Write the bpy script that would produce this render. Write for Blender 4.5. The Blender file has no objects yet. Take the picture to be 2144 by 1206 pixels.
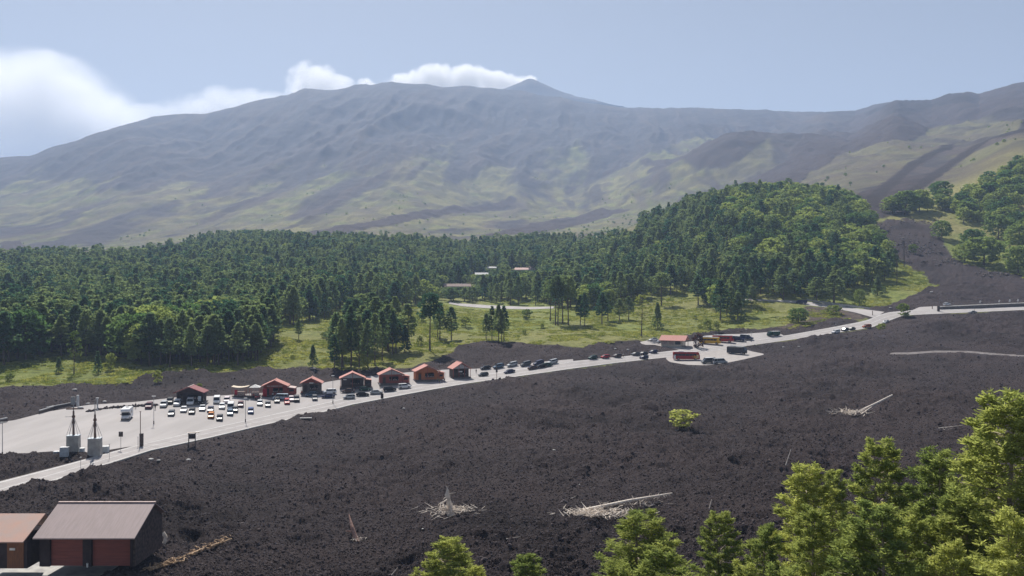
import bpy, math, random
import numpy as np
from mathutils import Vector, Matrix
R = math.radians
random.seed(7); rng = np.random.default_rng(7)
sc = bpy.context.scene
COL = sc.collection
# ---------------------------------------------------------------- camera, sky, sun, exposure
F = 1857.0; CX = 1072.0; CY = 603.0; CZ = 38.0      # photo focal length / centre in photo pixels, camera height
S = 1.18                                             # metres per unit of the depth tables below
cam = bpy.data.objects.new('camera', bpy.data.cameras.new('camera'))
cam.data.lens = 36.0 * F / 2144; cam.data.sensor_width = 36; cam.data.clip_start = 0.5; cam.data.clip_end = 60000
cam.location = (0, 0, CZ); cam.rotation_euler = (R(90), 0, 0)
COL.objects.link(cam); sc.camera = cam
SUN_EL = 49.0; SUN_DIR = (-0.34, 0.94)               # where the sun stands (towards the mountain, a little left)
az = math.atan2(SUN_DIR[0], SUN_DIR[1])              # clockwise from +Y is positive x
w = bpy.data.worlds.new('World'); sc.world = w; w.use_nodes = True
nt = w.node_tree; nt.nodes.clear()
sky = nt.nodes.new('ShaderNodeTexSky'); sky.sky_type = 'NISHITA'; sky.sun_disc = False
sky.sun_elevation = R(SUN_EL); sky.sun_rotation = az; sky.altitude = 1800; sky.air_density = 1.0; sky.dust_density = 2.6; sky.ozone_density = 1.5
bg = nt.nodes.new('ShaderNodeBackground'); bg.inputs[1].default_value = 0.054
wo = nt.nodes.new('ShaderNodeOutputWorld')
hsv = nt.nodes.new('ShaderNodeHueSaturation'); hsv.inputs['Saturation'].default_value = 0.50; nt.links.new(sky.outputs[0], hsv.inputs['Color']); nt.links.new(hsv.outputs[0], bg.inputs[0]); nt.links.new(bg.outputs[0], wo.inputs[0])
sun = bpy.data.objects.new('sun', bpy.data.lights.new('sun', 'SUN'))
sun.data.energy = 4.9; sun.data.angle = R(0.55); sun.data.color = (1.0, 0.95, 0.88)
ce, se = math.cos(R(SUN_EL)), math.sin(R(SUN_EL)); h_ = math.hypot(*SUN_DIR)
sd = Vector((SUN_DIR[0] / h_ * ce, SUN_DIR[1] / h_ * ce, se))
sun.rotation_euler = sd.to_track_quat('Z', 'Y').to_euler(); sun.location = (0, 0, 300)
COL.objects.link(sun)
sc.view_settings.view_transform = 'Standard'; sc.view_settings.look = 'None'
sc.view_settings.exposure = 0.62; sc.view_settings.gamma = 1.0; sc.view_settings.use_curve_mapping = False
sc.render.engine = 'CYCLES'
sc.cycles.use_denoising = True
sc.cycles.max_bounces = 7; sc.cycles.diffuse_bounces = 4; sc.cycles.glossy_bounces = 2
sc.cycles.transmission_bounces = 5; sc.cycles.transparent_max_bounces = 8; sc.cycles.volume_bounces = 3
sc.cycles.volume_max_steps = 128

# ---------------------------------------------------------------- helpers
def tag(o, label=None, cat=None, group=None, kind=None):
    if label: o['label'] = label
    if cat: o['category'] = cat
    if group: o['group'] = group
    if kind: o['kind'] = kind
    return o
def empty(name, loc=(0, 0, 0), rz=0.0, **k):
    o = bpy.data.objects.new(name, None); COL.objects.link(o); o.location = loc; o.rotation_euler = (0, 0, rz)
    o.empty_display_size = 0.5
    return tag(o, **k)
def mesh_np(name, V, Fc, mats=(), smooth=False):
    """V (n,3), Fc (m,k) int array with k 3 or 4, or list of lists"""
    me = bpy.data.meshes.new(name)
    if isinstance(Fc, np.ndarray):
        m, k = Fc.shape
        me.vertices.add(len(V)); me.vertices.foreach_set('co', np.asarray(V, np.float32).ravel())
        me.loops.add(m * k); me.loops.foreach_set('vertex_index', Fc.astype(np.int32).ravel())
        me.polygons.add(m); me.polygons.foreach_set('loop_start', np.arange(0, m * k, k, dtype=np.int32))
        me.polygons.foreach_set('loop_total', np.full(m, k, np.int32))
        me.update(calc_edges=True)
    else:
        me.from_pydata([tuple(v) for v in V], [], [tuple(f) for f in Fc]); me.update()
    for x in mats: me.materials.append(x)
    if smooth: me.polygons.foreach_set('use_smooth', np.ones(len(me.polygons), bool))
    return me
def link(name, me, parent=None, loc=None, **k):
    o = bpy.data.objects.new(name, me); COL.objects.link(o)
    if parent is not None: o.parent = parent
    if loc is not None: o.location = loc
    return tag(o, **k)
class MB:
    """collects simple solids into one mesh"""
    def __init__(s): s.v = []; s.f = []
    def add(s, vs, fs):
        b = len(s.v); s.v += [tuple(v) for v in vs]; s.f += [tuple(b + i for i in f) for f in fs]; return s
    def box(s, c, d, rz=0.0, taper=1.0, tilt=None):
        x, y, z = d[0] / 2, d[1] / 2, d[2] / 2
        vs = []
        for sz, t in ((-1, 1.0), (1, taper)):
            for sx, sy in ((-1, -1), (1, -1), (1, 1), (-1, 1)): vs.append(Vector((sx * x * t, sy * y * t, sz * z)))
        M = Matrix.Rotation(rz, 3, 'Z')
        if tilt: M = M @ Matrix.Rotation(tilt[1], 3, tilt[0])
        vs = [M @ v + Vector(c) for v in vs]
        return s.add(vs, [(3, 2, 1, 0), (4, 5, 6, 7), (0, 1, 5, 4), (1, 2, 6, 5), (2, 3, 7, 6), (3, 0, 4, 7)])
    def tube(s, a, b, r0, r1=None, n=6, cap=True):
        r1 = r0 if r1 is None else r1
        a, b = Vector(a), Vector(b); d = (b - a).normalized()
        u = d.orthogonal().normalized(); w_ = d.cross(u)
        vs = []
        for p, r in ((a, r0), (b, r1)):
            for i in range(n):
                t = 2 * math.pi * i / n; vs.append(p + (u * math.cos(t) + w_ * math.sin(t)) * r)
        fs = [(i, (i + 1) % n, n + (i + 1) % n, n + i) for i in range(n)]
        if cap: fs += [tuple(range(n - 1, -1, -1)), tuple(range(n, 2 * n))]
        return s.add(vs, fs)
    def prism(s, pts, y0, y1, axis='y'):
        """pts in (x,z) extruded from y0 to y1 (axis y) or (y,z) along x"""
        n = len(pts)
        if axis == 'y': vs = [(p[0], y0, p[1]) for p in pts] + [(p[0], y1, p[1]) for p in pts]
        else: vs = [(y0, p[0], p[1]) for p in pts] + [(y1, p[0], p[1]) for p in pts]
        fs = [tuple(range(n)), tuple(range(2 * n - 1, n - 1, -1))] + [(i, i + n, (i + 1) % n + n, (i + 1) % n) for i in range(n)]
        return s.add(vs, fs)
    def loft(s, rings, cap=True):
        n = len(rings[0]); vs = [p for r in rings for p in r]; fs = []
        for k in range(len(rings) - 1):
            for i in range(n):
                j = (i + 1) % n; fs.append((k * n + i, k * n + j, (k + 1) * n + j, (k + 1) * n + i))
        if cap: fs += [tuple(range(n - 1, -1, -1)), tuple(range((len(rings) - 1) * n, len(rings) * n))]
        return s.add(vs, fs)
    def mesh(s, name, mat, smooth=False):
        import bmesh
        me = bpy.data.meshes.new(name); me.from_pydata(s.v, [], s.f)
        bm = bmesh.new(); bm.from_mesh(me); bmesh.ops.recalc_face_normals(bm, faces=bm.faces); bm.to_mesh(me); bm.free()
        if mat: me.materials.append(mat)
        if smooth: me.polygons.foreach_set('use_smooth', np.ones(len(me.polygons), bool))
        return me
    def obj(s, name, mat, parent=None, smooth=False, **k): return link(name, s.mesh(name, mat, smooth), parent, **k)
def copy_tree(o, parent=None):
    c = o.copy(); COL.objects.link(c); c.parent = parent
    for ch in KIDS.get(o.name, []): copy_tree(ch, c)
    return c
KIDS = {}
def remember(root):
    KIDS[root.name] = list(root.children)
    for c in root.children: remember(c)

# ---------------------------------------------------------------- materials
def node_mat(name):
    m = bpy.data.materials.new(name); m.use_nodes = True
    n = m.node_tree; b = n.nodes['Principled BSDF']
    return m, n, b
def lin(c):
    return tuple(c)
def mat(name, col, rough=0.7, col2=None, scale=2.0, bump=0.0, metal=0.0, spec=0.3, detail=4, stretch=None, coat=0.0):
    m, n, b = node_mat(name)
    b.inputs['Roughness'].default_value = rough; b.inputs['Metallic'].default_value = metal
    b.inputs['Specular IOR Level'].default_value = spec; b.inputs['Coat Weight'].default_value = coat
    if col2 is None: col2 = tuple(c * 0.72 for c in col)
    tc = n.nodes.new('ShaderNodeTexCoord'); mp = n.nodes.new('ShaderNodeMapping')
    if stretch: mp.inputs['Scale'].default_value = stretch
    nz = n.nodes.new('ShaderNodeTexNoise'); nz.inputs['Scale'].default_value = scale; nz.inputs['Detail'].default_value = detail
    rp = n.nodes.new('ShaderNodeValToRGB'); rp.color_ramp.elements[0].position = 0.35; rp.color_ramp.elements[1].position = 0.65
    rp.color_ramp.elements[0].color = (*col2, 1); rp.color_ramp.elements[1].color = (*col, 1)
    L = n.links.new
    L(tc.outputs['Object'], mp.inputs[0]); L(mp.outputs[0], nz.inputs[0]); L(nz.outputs[0], rp.inputs[0]); L(rp.outputs[0], b.inputs['Base Color'])
    if bump:
        bp = n.nodes.new('ShaderNodeBump'); bp.inputs['Strength'].default_value = bump; bp.inputs['Distance'].default_value = 0.05
        L(nz.outputs[0], bp.inputs['Height']); L(bp.outputs[0], b.inputs['Normal'])
    return m
def paint(name, col, rough=0.36, metal=0.0):
    return mat('car_paint_' + name, col, rough, tuple(c * 0.85 for c in col), 3.0, spec=0.1, metal=metal * 0.3, coat=0.0)
def leaf_mat(name, base, tip, trans=0.45, vary=0.5, nscale=0.35):
    m = bpy.data.materials.new(name); m.use_nodes = True; n = m.node_tree; n.nodes.clear(); L = n.links.new
    out = n.nodes.new('ShaderNodeOutputMaterial')
    geo = n.nodes.new('ShaderNodeNewGeometry'); nz = n.nodes.new('ShaderNodeTexNoise'); nz.inputs['Scale'].default_value = nscale; nz.inputs['Detail'].default_value = 3
    L(geo.outputs['Position'], nz.inputs[0])
    oi = n.nodes.new('ShaderNodeObjectInfo')
    ad = n.nodes.new('ShaderNodeMath'); ad.operation = 'MULTIPLY_ADD'; ad.inputs[1].default_value = vary; L(oi.outputs['Random'], ad.inputs[0])
    sb = n.nodes.new('ShaderNodeMath'); sb.operation = 'SUBTRACT'; sb.inputs[1].default_value = 0.25 * vary + 0.25; L(nz.outputs[0], sb.inputs[0]); L(sb.outputs[0], ad.inputs[2])
    rp = n.nodes.new('ShaderNodeValToRGB'); rp.color_ramp.elements[0].position = 0.08; rp.color_ramp.elements[1].position = 0.62
    rp.color_ramp.elements[0].color = (*base, 1); rp.color_ramp.elements[1].color = (*tip, 1)
    L(ad.outputs[0], rp.inputs[0])
    d = n.nodes.new('ShaderNodeBsdfDiffuse'); t = n.nodes.new('ShaderNodeBsdfTranslucent'); mx = n.nodes.new('ShaderNodeMixShader'); mx.inputs[0].default_value = trans
    hs = n.nodes.new('ShaderNodeHueSaturation'); hs.inputs['Value'].default_value = 1.25; hs.inputs['Saturation'].default_value = 1.1
    L(rp.outputs[0], d.inputs[0]); L(rp.outputs[0], hs.inputs['Color']); L(hs.outputs[0], t.inputs[0])
    L(d.outputs[0], mx.inputs[1]); L(t.outputs[0], mx.inputs[2]); L(mx.outputs[0], out.inputs[0])
    return m
M = {}
M['trunk'] = mat('pine_bark', (0.17, 0.13, 0.10), 0.9, (0.07, 0.055, 0.045), 3.0, bump=0.5)
M['deadwood'] = mat('bleached_deadwood', (0.84, 0.76, 0.66), 0.85, (0.58, 0.49, 0.41), 4.0, bump=0.4, stretch=(1, 1, 0.3))
M['pine_near'] = leaf_mat('near_pine_needles', (0.20, 0.25, 0.085), (0.41, 0.43, 0.14), 0.55, 0.4, 0.5)
M['pine'] = leaf_mat('dark_pine_needles', (0.052, 0.11, 0.06), (0.185, 0.235, 0.10), 0.5, 1.0, 0.03)
M['broad'] = leaf_mat('broadleaf_leaves', (0.085, 0.15, 0.055), (0.26, 0.31, 0.10), 0.5, 1.05, 0.02)
M['grass'] = leaf_mat('grass_blades', (0.16, 0.20, 0.05), (0.36, 0.36, 0.11), 0.4, 0.6, 0.06)
M['yellow_bush'] = leaf_mat('yellow_bush_leaves', (0.30, 0.33, 0.10), (0.48, 0.48, 0.18), 0.55, 0.4, 0.5)
M['bush'] = leaf_mat('bush_leaves', (0.10, 0.15, 0.04), (0.28, 0.31, 0.09), 0.4, 0.6, 0.3)
M['rust_leaf'] = leaf_mat('rusty_leaves', (0.05, 0.02, 0.015), (0.14, 0.06, 0.045), 0.3, 0.5, 0.5)

# ---------------------------------------------------------------- vectorised noise
def _h(ix, iy, seed):
    n = (ix.astype(np.int64) * 374761393 + iy.astype(np.int64) * 668265263 + seed * 974634777) & 0xffffffff
    n = ((n ^ (n >> 13)) * 1274126177) & 0xffffffff
    return ((n ^ (n >> 16)) & 0xffffff) / float(0xffffff)
def vn(x, y, seed=0):
    ix = np.floor(x); iy = np.floor(y); fx = x - ix; fy = y - iy
    fx = fx * fx * fx * (fx * (fx * 6 - 15) + 10); fy = fy * fy * fy * (fy * (fy * 6 - 15) + 10)
    a = _h(ix, iy, seed); b = _h(ix + 1, iy, seed); c = _h(ix, iy + 1, seed); d = _h(ix + 1, iy + 1, seed)
    return (a + (b - a) * fx) * (1 - fy) + (c + (d - c) * fx) * fy
def fbm(x, y, o=4, seed=0, g=0.5):
    s = 0; a = 1; t = 0
    for i in range(o): s = s + a * (vn(x, y, seed + i * 17) - 0.5); t += a; a *= g; x = x * 2.03 + 11.3; y = y * 2.03 - 7.7
    return s / t * 2
def ridged(x, y, o=4, seed=0, g=0.5):
    s = 0; a = 1; t = 0
    for i in range(o): s = s + a * (1 - np.abs(2 * vn(x, y, seed + i * 31) - 1)); t += a; a *= g; x = x * 2.1 + 3.1; y = y * 2.1 + 5.9
    return s / t
def sst(a, b, x):
    t = np.clip((x - a) / (b - a), 0, 1); return t * t * (3 - 2 * t)

# ---------------------------------------------------------------- terrain heights: (distance, height relative to the camera) for bearings
def P(*a): return [(Y, (603 - y) * Y / 1857.0) for Y, y in a]      # distance, image row -> height
T = {
 -450: [(20,-30),(60,-30),(200,-30),(240,-29),(330,-22),(500,-8),(700,10),(1000,40),(1400,60),(1900,120),(2600,270),(3300,465),(5000,400),(7200,300)],
 0: [(20,-30),(60,-30),(200,-30)]+P((240,827),(270,795),(330,727),(500,640),(700,582),(1000,529),(1400,522),(1900,476),(2600,396),(3300,333))+[(5000,400),(7200,300)],
 200: [(20,-30),(60,-30),(222,-30)]+P((240,835),(270,795),(330,735),(500,640),(700,580),(1000,526),(1400,520),(1850,470),(2500,385),(3250,293))+[(5000,480),(7200,300)],
 400: [(20,-30),(60,-30),(230,-30)]+P((262,800),(280,780),(400,690),(600,605),(800,550),(1050,513),(1400,508),(1800,469),(2400,394),(3200,301),(3700,243))+[(5000,600),(7200,300)],
 600: [(20,-30),(60,-30),(255,-30)]+P((290,770),(320,738),(370,700),(430,668),(600,600),(900,515),(1300,500),(1700,461),(2400,379),(3200,270),(3850,195))+[(5000,700),(7200,400)],
 800: [(20,-30),(60,-30),(262,-30)]+P((300,762),(325,738),(370,702),(460,655),(600,605),(900,522),(1300,494),(1700,450),(2300,377),(3100,262),(4000,173))+[(4700,800),(5600,900),(7200,500)],
 1000: [(20,-30),(60,-30),(200,-30),(250,-29.6),(288,-28.8)]+P((310,756),(333,719),(350,712),(390,688),(450,660),(520,643),(600,620),(700,590),(1000,517),(1400,496),(1800,468),(2300,418),(3200,295),(4150,183))+[(4700,880),(5600,1100),(7200,600)],
 1200: [(20,-30),(60,-30),(200,-29.8),(240,-28.8)]+P((290,773),(310,742),(330,720),(400,682),(470,652),(560,615),(700,572),(1000,512),(1400,488),(1900,464),(2500,410),(3300,300),(4200,205))+[(4800,860),(5600,1000),(7200,600)],
 1400: [(20,-30),(60,-30),(200,-29.3),(260,-28),(320,-25)]+P((350,716),(385,692),(450,652),(500,618),(600,560),(720,488),(850,450),(1000,452),(1250,468),(1500,452),(1800,425),(2400,360),(3200,295),(4100,227))+[(5000,700),(7200,500)],
 1600: [(20,-29),(60,-29),(200,-28.5),(280,-26.5)]+P((345,719),(365,694),(410,662),(450,632),(520,570),(610,490),(720,428),(820,404))+[(1000,84)]+P((1500,400),(2000,358),(2600,317),(3400,275),(3900,234))+[(5000,650),(7200,500)],
 1800: [(20,-28),(60,-28),(200,-28),(300,-23.5),(350,-19)]+P((380,682),(400,660),(440,638),(490,585),(560,530),(650,470),(740,435),(900,408),(1200,368),(1600,325),(2100,305),(2900,270),(3300,236))+[(5000,600),(7200,500)],
 2000: [(20,-26),(60,-26),(180,-26.5),(300,-22.6)]+P((385,660),(420,630),(480,592),(560,540),(650,468),(750,405),(950,368),(1300,317),(1800,276),(2200,240),(2600,200))+[(3500,500),(5000,500),(7200,400)],
 2144: [(20,-25),(60,-25),(180,-25.5),(300,-22.5)]+P((390,650),(425,630),(500,580),(580,515),(700,410),(800,345),(900,308),(1100,280),(1500,262),(2000,225),(2450,174))+[(3500,500),(5000,500),(7200,400)],
 2700: [(20,-24),(60,-24),(180,-24),(300,-20),(390,-9),(425,-6),(500,8),(580,30),(700,78),(800,115),(900,145),(1100,190),(1500,280),(2000,410),(2450,590),(3500,520),(5000,500),(7200,400)]}
SKY = [(-450,345),(0,330),(60,330),(110,312),(180,290),(250,268),(320,249),(375,240),(430,240),(480,226),(530,212),(575,206),(612,198),(640,188),(700,188),(742,179),(775,180),(820,172),(860,178),(900,180),(925,184),(975,180),(1010,186),(1050,188),(1110,194),(1160,203),(1220,213),(1300,224),(1400,227),(1500,229),(1600,231),(1700,235),(1790,236),(1830,222),(1880,212),(1905,214),(1950,214),(1990,200),(2015,196),(2050,203),(2090,190),(2125,178),(2144,174),(2300,150),(2700,120)]
LY = np.linspace(math.log(20), math.log(7200), 420)
pxg = np.arange(-450, 2701, 10.0)
def pchip(x, y, xq):
    x = np.array(x, float); y = np.array(y, float); h = np.diff(x); d = np.diff(y) / h
    m = np.zeros_like(y); m[0] = d[0]; m[-1] = d[-1]
    for i in range(1, len(x) - 1):
        if d[i - 1] * d[i] > 0:
            w1 = 2 * h[i] + h[i - 1]; w2 = h[i] + 2 * h[i - 1]; m[i] = (w1 + w2) / (w1 / d[i - 1] + w2 / d[i])
    k = np.clip(np.searchsorted(x, xq) - 1, 0, len(x) - 2); t = (xq - x[k]) / h[k]
    return (2*t**3-3*t**2+1)*y[k] + (t**3-2*t**2+t)*h[k]*m[k] + (-2*t**3+3*t**2)*y[k+1] + (t**3-t**2)*h[k]*m[k+1]
cols = sorted(T); TC = np.array([pchip([math.log(a) for a, b in T[c]], [b / a for a, b in T[c]], LY) for c in cols])   # stored as slope z/Y
TT = np.array([pchip(cols, TC[:, j], pxg) for j in range(len(LY))]).T
kx = np.exp(-0.5 * (np.arange(-4, 5) / 2.2) ** 2); kx /= kx.sum()
TT = np.array([np.convolve(np.pad(TT[:, j], 4, 'edge'), kx, 'valid') for j in range(len(LY))]).T
skl = (603 - np.interp(pxg, [a for a, b in SKY], [b for a, b in SKY])) / 1857.0
farw = sst(math.log(1300), math.log(2300), LY); zone = (LY > math.log(1800)) & (LY < math.log(4600))
for i in range(len(pxg)):
    TT[i] *= 1 + (skl[i] / TT[i][zone].max() - 1) * farw
YG = np.exp(LY) * S
def slope0(px, Y):
    """smooth ground height over distance (relative to the camera) at bearing px, distance Y (metres)"""
    u = np.clip((px + 450) / 10.0, 0, len(pxg) - 1.001); v = np.clip((np.log(Y / S) - LY[0]) / (LY[1] - LY[0]), 0, len(LY) - 1.001)
    i = u.astype(int); j = v.astype(int); fu = u - i; fv = v - j
    a = TT[i, j] * (1 - fv) + TT[i, j + 1] * fv; b = TT[i + 1, j] * (1 - fv) + TT[i + 1, j + 1] * fv
    return a * (1 - fu) + b * fu
def smooth_z(X, Y):
    X = np.atleast_1d(np.asarray(X, float)); Y = np.atleast_1d(np.asarray(Y, float))
    return slope0(X / Y * F + CX, Y) * Y + CZ
_ys = np.exp(np.linspace(math.log(45), math.log(2500), 3000))
def hit0(px, py):
    """point of the smooth ground seen at photo pixel (px, py)"""
    pr = 603 - slope0(np.full(len(_ys), float(px)), _ys) * F
    k = np.nonzero(pr <= py)[0]
    k = k[0] if len(k) else len(_ys) - 1
    Y = _ys[k]
    if k > 0 and pr[k - 1] > pr[k]: Y = _ys[k - 1] + (_ys[k] - _ys[k - 1]) * min(1, (pr[k - 1] - py) / (pr[k - 1] - pr[k]))
    return Vector(((px - CX) / F * Y, Y, CZ - (py - 603) / F * Y))

# ---------------------------------------------------------------- image-traced zones, laid onto the ground
ROAD_LO = [(-300,1150),(0,1043),(201,980),(314,944),(440,917),(540,893),(670,865),(736,848),(820,832),(900,817),(980,803),(1060,792),(1200,772),(1300,759),(1400,748),(1500,734),(1580,722),(1660,711),(1738,699),(1800,690),(1830,684),(1869,669),(1890,661),(1922,659),(1990,656),(2144,649),(2500,634)]
ROAD_UP = [(-300,1092),(0,1008),(140,972),(290,931),(400,905),(540,874),(670,845),(736,830),(820,813),(900,801),(980,789),(1060,776),(1200,756),(1300,747),(1410,734),(1480,728),(1580,712),(1660,700),(1738,686),(1800,674),(1822,668),(1838,660),(1860,654),(1900,650),(1990,648),(2144,640),(2500,625)]
LOT_NEAR = [(-350,985),(0,953),(110,945),(190,949),(240,940),(300,931),(400,907),(540,876),(670,847),(736,832),(820,815),(900,803),(980,791),(1060,778),(1150,765),(1200,758)]
LOT_FAR = [(-350,935),(0,884),(30,880),(100,862),(185,848),(280,842),(370,832),(450,829),(545,823),(620,812),(700,797),(780,787),(860,779),(930,774),(1000,772),(1060,766),(1150,756),(1200,752)]
YARD_UP = [(1450,729),(1455,712),(1475,703),(1520,700),(1560,699),(1600,696),(1625,695),(1640,702)]
YARD_UPN = [(1450,733),(1480,729),(1500,726),(1530,721),(1560,716),(1590,711),(1610,709),(1640,704)]
PULL_LO = [(1395,752),(1402,758),(1440,764),(1480,765),(1520,760),(1555,753),(1585,746),(1598,743)]
PULL_UP = [(1395,746),(1410,745),(1440,741),(1480,736),(1520,731),(1550,729),(1575,736),(1600,741)]
TRACK_A = [(1340,716),(1365,711),(1390,712),(1420,718),(1452,714)]
TRACK_B = [(1345,722),(1370,722),(1395,727),(1430,734),(1452,729)]
UPR_LO = [(1560,628),(1614,631),(1660,634),(1690,639),(1738,644),(1790,654),(1832,666)]
UPR_UP = [(1560,625),(1614,627.5),(1660,629),(1690,632),(1738,636),(1790,645),(1852,653)]
BACK_LO = [(940,636),(965,641),(1010,645),(1060,647),(1110,648),(1160,646)]
BACK_UP = [(940,632),(965,635.5),(1010,638.5),(1060,641),(1110,643),(1160,642)]
PLAZA_A = [(1905,652),(1925,643),(1962,641),(1990,643)]
PLAZA_B = [(1905,654),(1925,652),(1962,650),(1990,648.5)]
TRAIL_A = [(1862,738),(1900,738),(1960,734),(2030,735),(2100,741),(2144,743),(2300,750)]
TRAIL_B = [(1862,742.5),(1900,742.5),(1960,738.2),(2030,739.2),(2100,745.5),(2144,748),(2300,756)]
APRON = [(-300,1180),(0,1177),(150,1177),(262,1176)], [(-300,1330),(0,1320),(120,1300),(170,1240)]
ribs = dict(road=(ROAD_UP, ROAD_LO), lot=(LOT_FAR, LOT_NEAR), yard=(YARD_UP, YARD_UPN), pull=(PULL_UP, PULL_LO), track=(TRACK_A, TRACK_B),
            upr=(UPR_UP, UPR_LO), back=(BACK_UP, BACK_LO), plaza=(PLAZA_A, PLAZA_B), trail=(TRAIL_A, TRAIL_B), apron=APRON)
# terrain grid (rows by distance, columns by bearing)
NC = 880; cpx = np.linspace(-420, 2600, NC)
rowsY = np.concatenate([np.linspace(28, 62, 30)[:-1], 30 * 1857 / np.linspace(30 * 1857 / 62, 1215, 40)[:-1][::1] if False else np.linspace(62, 92, 45)[:-1],
    30 * 1857 / np.linspace(30 * 1857 / 92.0, 30 * 1857 / 300.0, 330)[:-1], np.linspace(300, 480, 130)[:-1], np.exp(np.linspace(math.log(480), math.log(1250), 120))[:-1],
    np.exp(np.linspace(math.log(1250), math.log(4600), 270))[:-1], np.exp(np.linspace(math.log(4600), math.log(7150), 30))]) * S
NR = len(rowsY)
GPX, GY = np.meshgrid(cpx, rowsY)
GX = (GPX - CX) / F * GY
GS = slope0(GPX.ravel(), GY.ravel()).reshape(GPX.shape)
GPY = 603 - GS * F
def poly_mask(poly, y0=0, y1=1e9):
    P_ = np.array(poly, float); m = np.zeros(GPX.shape, bool)
    r = np.nonzero((rowsY >= y0) & (rowsY <= y1))[0]
    c = np.nonzero((cpx >= P_[:, 0].min()) & (cpx <= P_[:, 0].max()))[0]
    if not len(r) or not len(c): return m
    sl = (slice(r[0], r[-1] + 1), slice(c[0], c[-1] + 1))
    x = GPX[sl]; y = GPY[sl]; ins = np.zeros(x.shape, bool); n = len(P_)
    for i in range(n):
        xa, ya = P_[i]; xb, yb = P_[(i + 1) % n]
        if ya == yb: continue
        cond = ((ya > y) != (yb > y)) & (x < (xb - xa) * (y - ya) / (yb - ya) + xa); ins ^= cond
    m[sl] = ins; return m
def blur(m, n=2, it=2):
    a = m.astype(float)
    for _ in range(it):
        for ax in (0, 1):
            c = np.cumsum(np.concatenate([np.repeat(np.take(a, [0], ax), n + 1, ax), a, np.repeat(np.take(a, [-1], ax), n, ax)], ax), axis=ax)
            L_ = a.shape[ax]; a = (np.take(c, range(2 * n + 1, 2 * n + 1 + L_), ax) - np.take(c, range(0, L_), ax)) / (2 * n + 1)
    return a
flat = np.zeros(GPX.shape, bool)
for k, (A_, B_) in ribs.items():
    flat |= poly_mask(A_ + B_[::-1], 28 * S, 620 * S)
PAD_ = [(20,1078),(20,1182),(262,1182),(300,1172),(345,1118),(352,1085),(320,1040),(95,1045)]
flat_b = flat | poly_mask([(0,1130),(-200,1130),(-200,1206),(250,1206),(285,1176),(310,1120),(310,1080)])
HUTS_PAD = [(440,845),(480,815),(700,790),(1000,765),(1000,800),(700,850)]
flat_b |= poly_mask(HUTS_PAD)
calm = 1 - np.clip(blur(flat_b, 2, 2) * 2.2, 0, 1)
# zones
lavaA = poly_mask([(x, y + 1) for x, y in ROAD_LO] + [(2700, 634), (2700, 3000), (-450, 3000), (-450, 1150)], 28 * S, 470 * S)
lavaB = poly_mask([(-450,835),(0,813),(60,812),(150,806),(262,800),(300,790),(400,784),(500,779),(560,772),(640,768),(760,775),(850,771),(905,758),(945,738),(965,722),(1000,714),(1070,716),(1150,724),(1230,727),(1290,715),(1350,714),(1385,724),(1450,700),(1490,694),(1530,690),(1590,690),(1610,684),(1660,690),(1740,672),(1800,668),(1815,668),(1740,690),(1580,715),(1410,737),(1060,780),(540,880),(290,935),(0,1012),(-450,1130)], 150 * S, 430 * S)
lavaC = poly_mask([(1822,668),(1790,655),(1752,648),(1765,640),(1850,641),(1905,622),(1955,600),(1935,575),(1900,560),(1872,540),(1880,520),(1850,515),(1832,500),(1822,455),(1792,432),(1788,408),(1850,385),(1900,345),(1960,322),(2050,283),(2144,263),(2300,240),(2300,262),(2144,275),(2080,290),(2010,340),(1930,395),(1900,425),(1900,440),(1950,455),(1970,500),(1985,525),(2000,545),(2060,565),(2110,570),(2144,582),(2700,600),(2700,650),(2144,640),(1900,652)], 350 * S, 1500 * S)
islands = poly_mask([(1800,648),(1870,636),(1905,618),(1880,608),(1960,602),(1975,596),(1930,594),(1880,600),(1890,580),(1850,590),(1790,600),(1780,640)], 380*S, 700*S) | \
          poly_mask([(1815,458),(1900,448),(1990,450),(2000,462),(1960,470),(1890,460),(1820,466)], 500*S, 900*S)
brown = poly_mask([(1600,712),(1640,700),(1740,680),(1810,668),(1822,660),(1740,645),(1690,642),(1680,655),(1700,668),(1640,682),(1600,690),(1560,695)], 300*S, 520*S)
farlava = np.zeros(GPX.shape, bool)
for p in ([(640,492),(760,470),(900,440),(1000,425),(1072,415),(1085,425),(990,442),(900,458),(760,482),(690,500)],
          [(1190,405),(1260,372),(1330,348),(1290,352),(1240,380),(1180,400)], [(1340,372),(1420,345),(1500,300),(1545,293),(1590,310),(1600,345),(1560,365),(1520,375),(1480,380),(1460,350)],
          [(1500,412),(1640,355),(1700,330),(1760,310),(1700,345),(1660,372),(1610,395)], [(1600,395),(1660,340),(1720,290),(1760,262),(1800,240),(1900,214),(2020,198),(2144,172),(2300,150),(2300,230),(2144,240),(2000,260),(1930,290),(1860,300),(1760,330),(1700,360),(1660,400)],
          [(1330,352),(1420,340),(1490,350),(1470,385),(1400,365)], [(0,510),(40,505),(60,520),(40,540),(0,540)],
          [(1000,500),(1120,470),(1260,445),(1330,440),(1260,462),(1120,490)]):
    farlava |= poly_mask(p, 1100 * S, 5200 * S)
vgreen = np.zeros(GPX.shape, bool)
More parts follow.
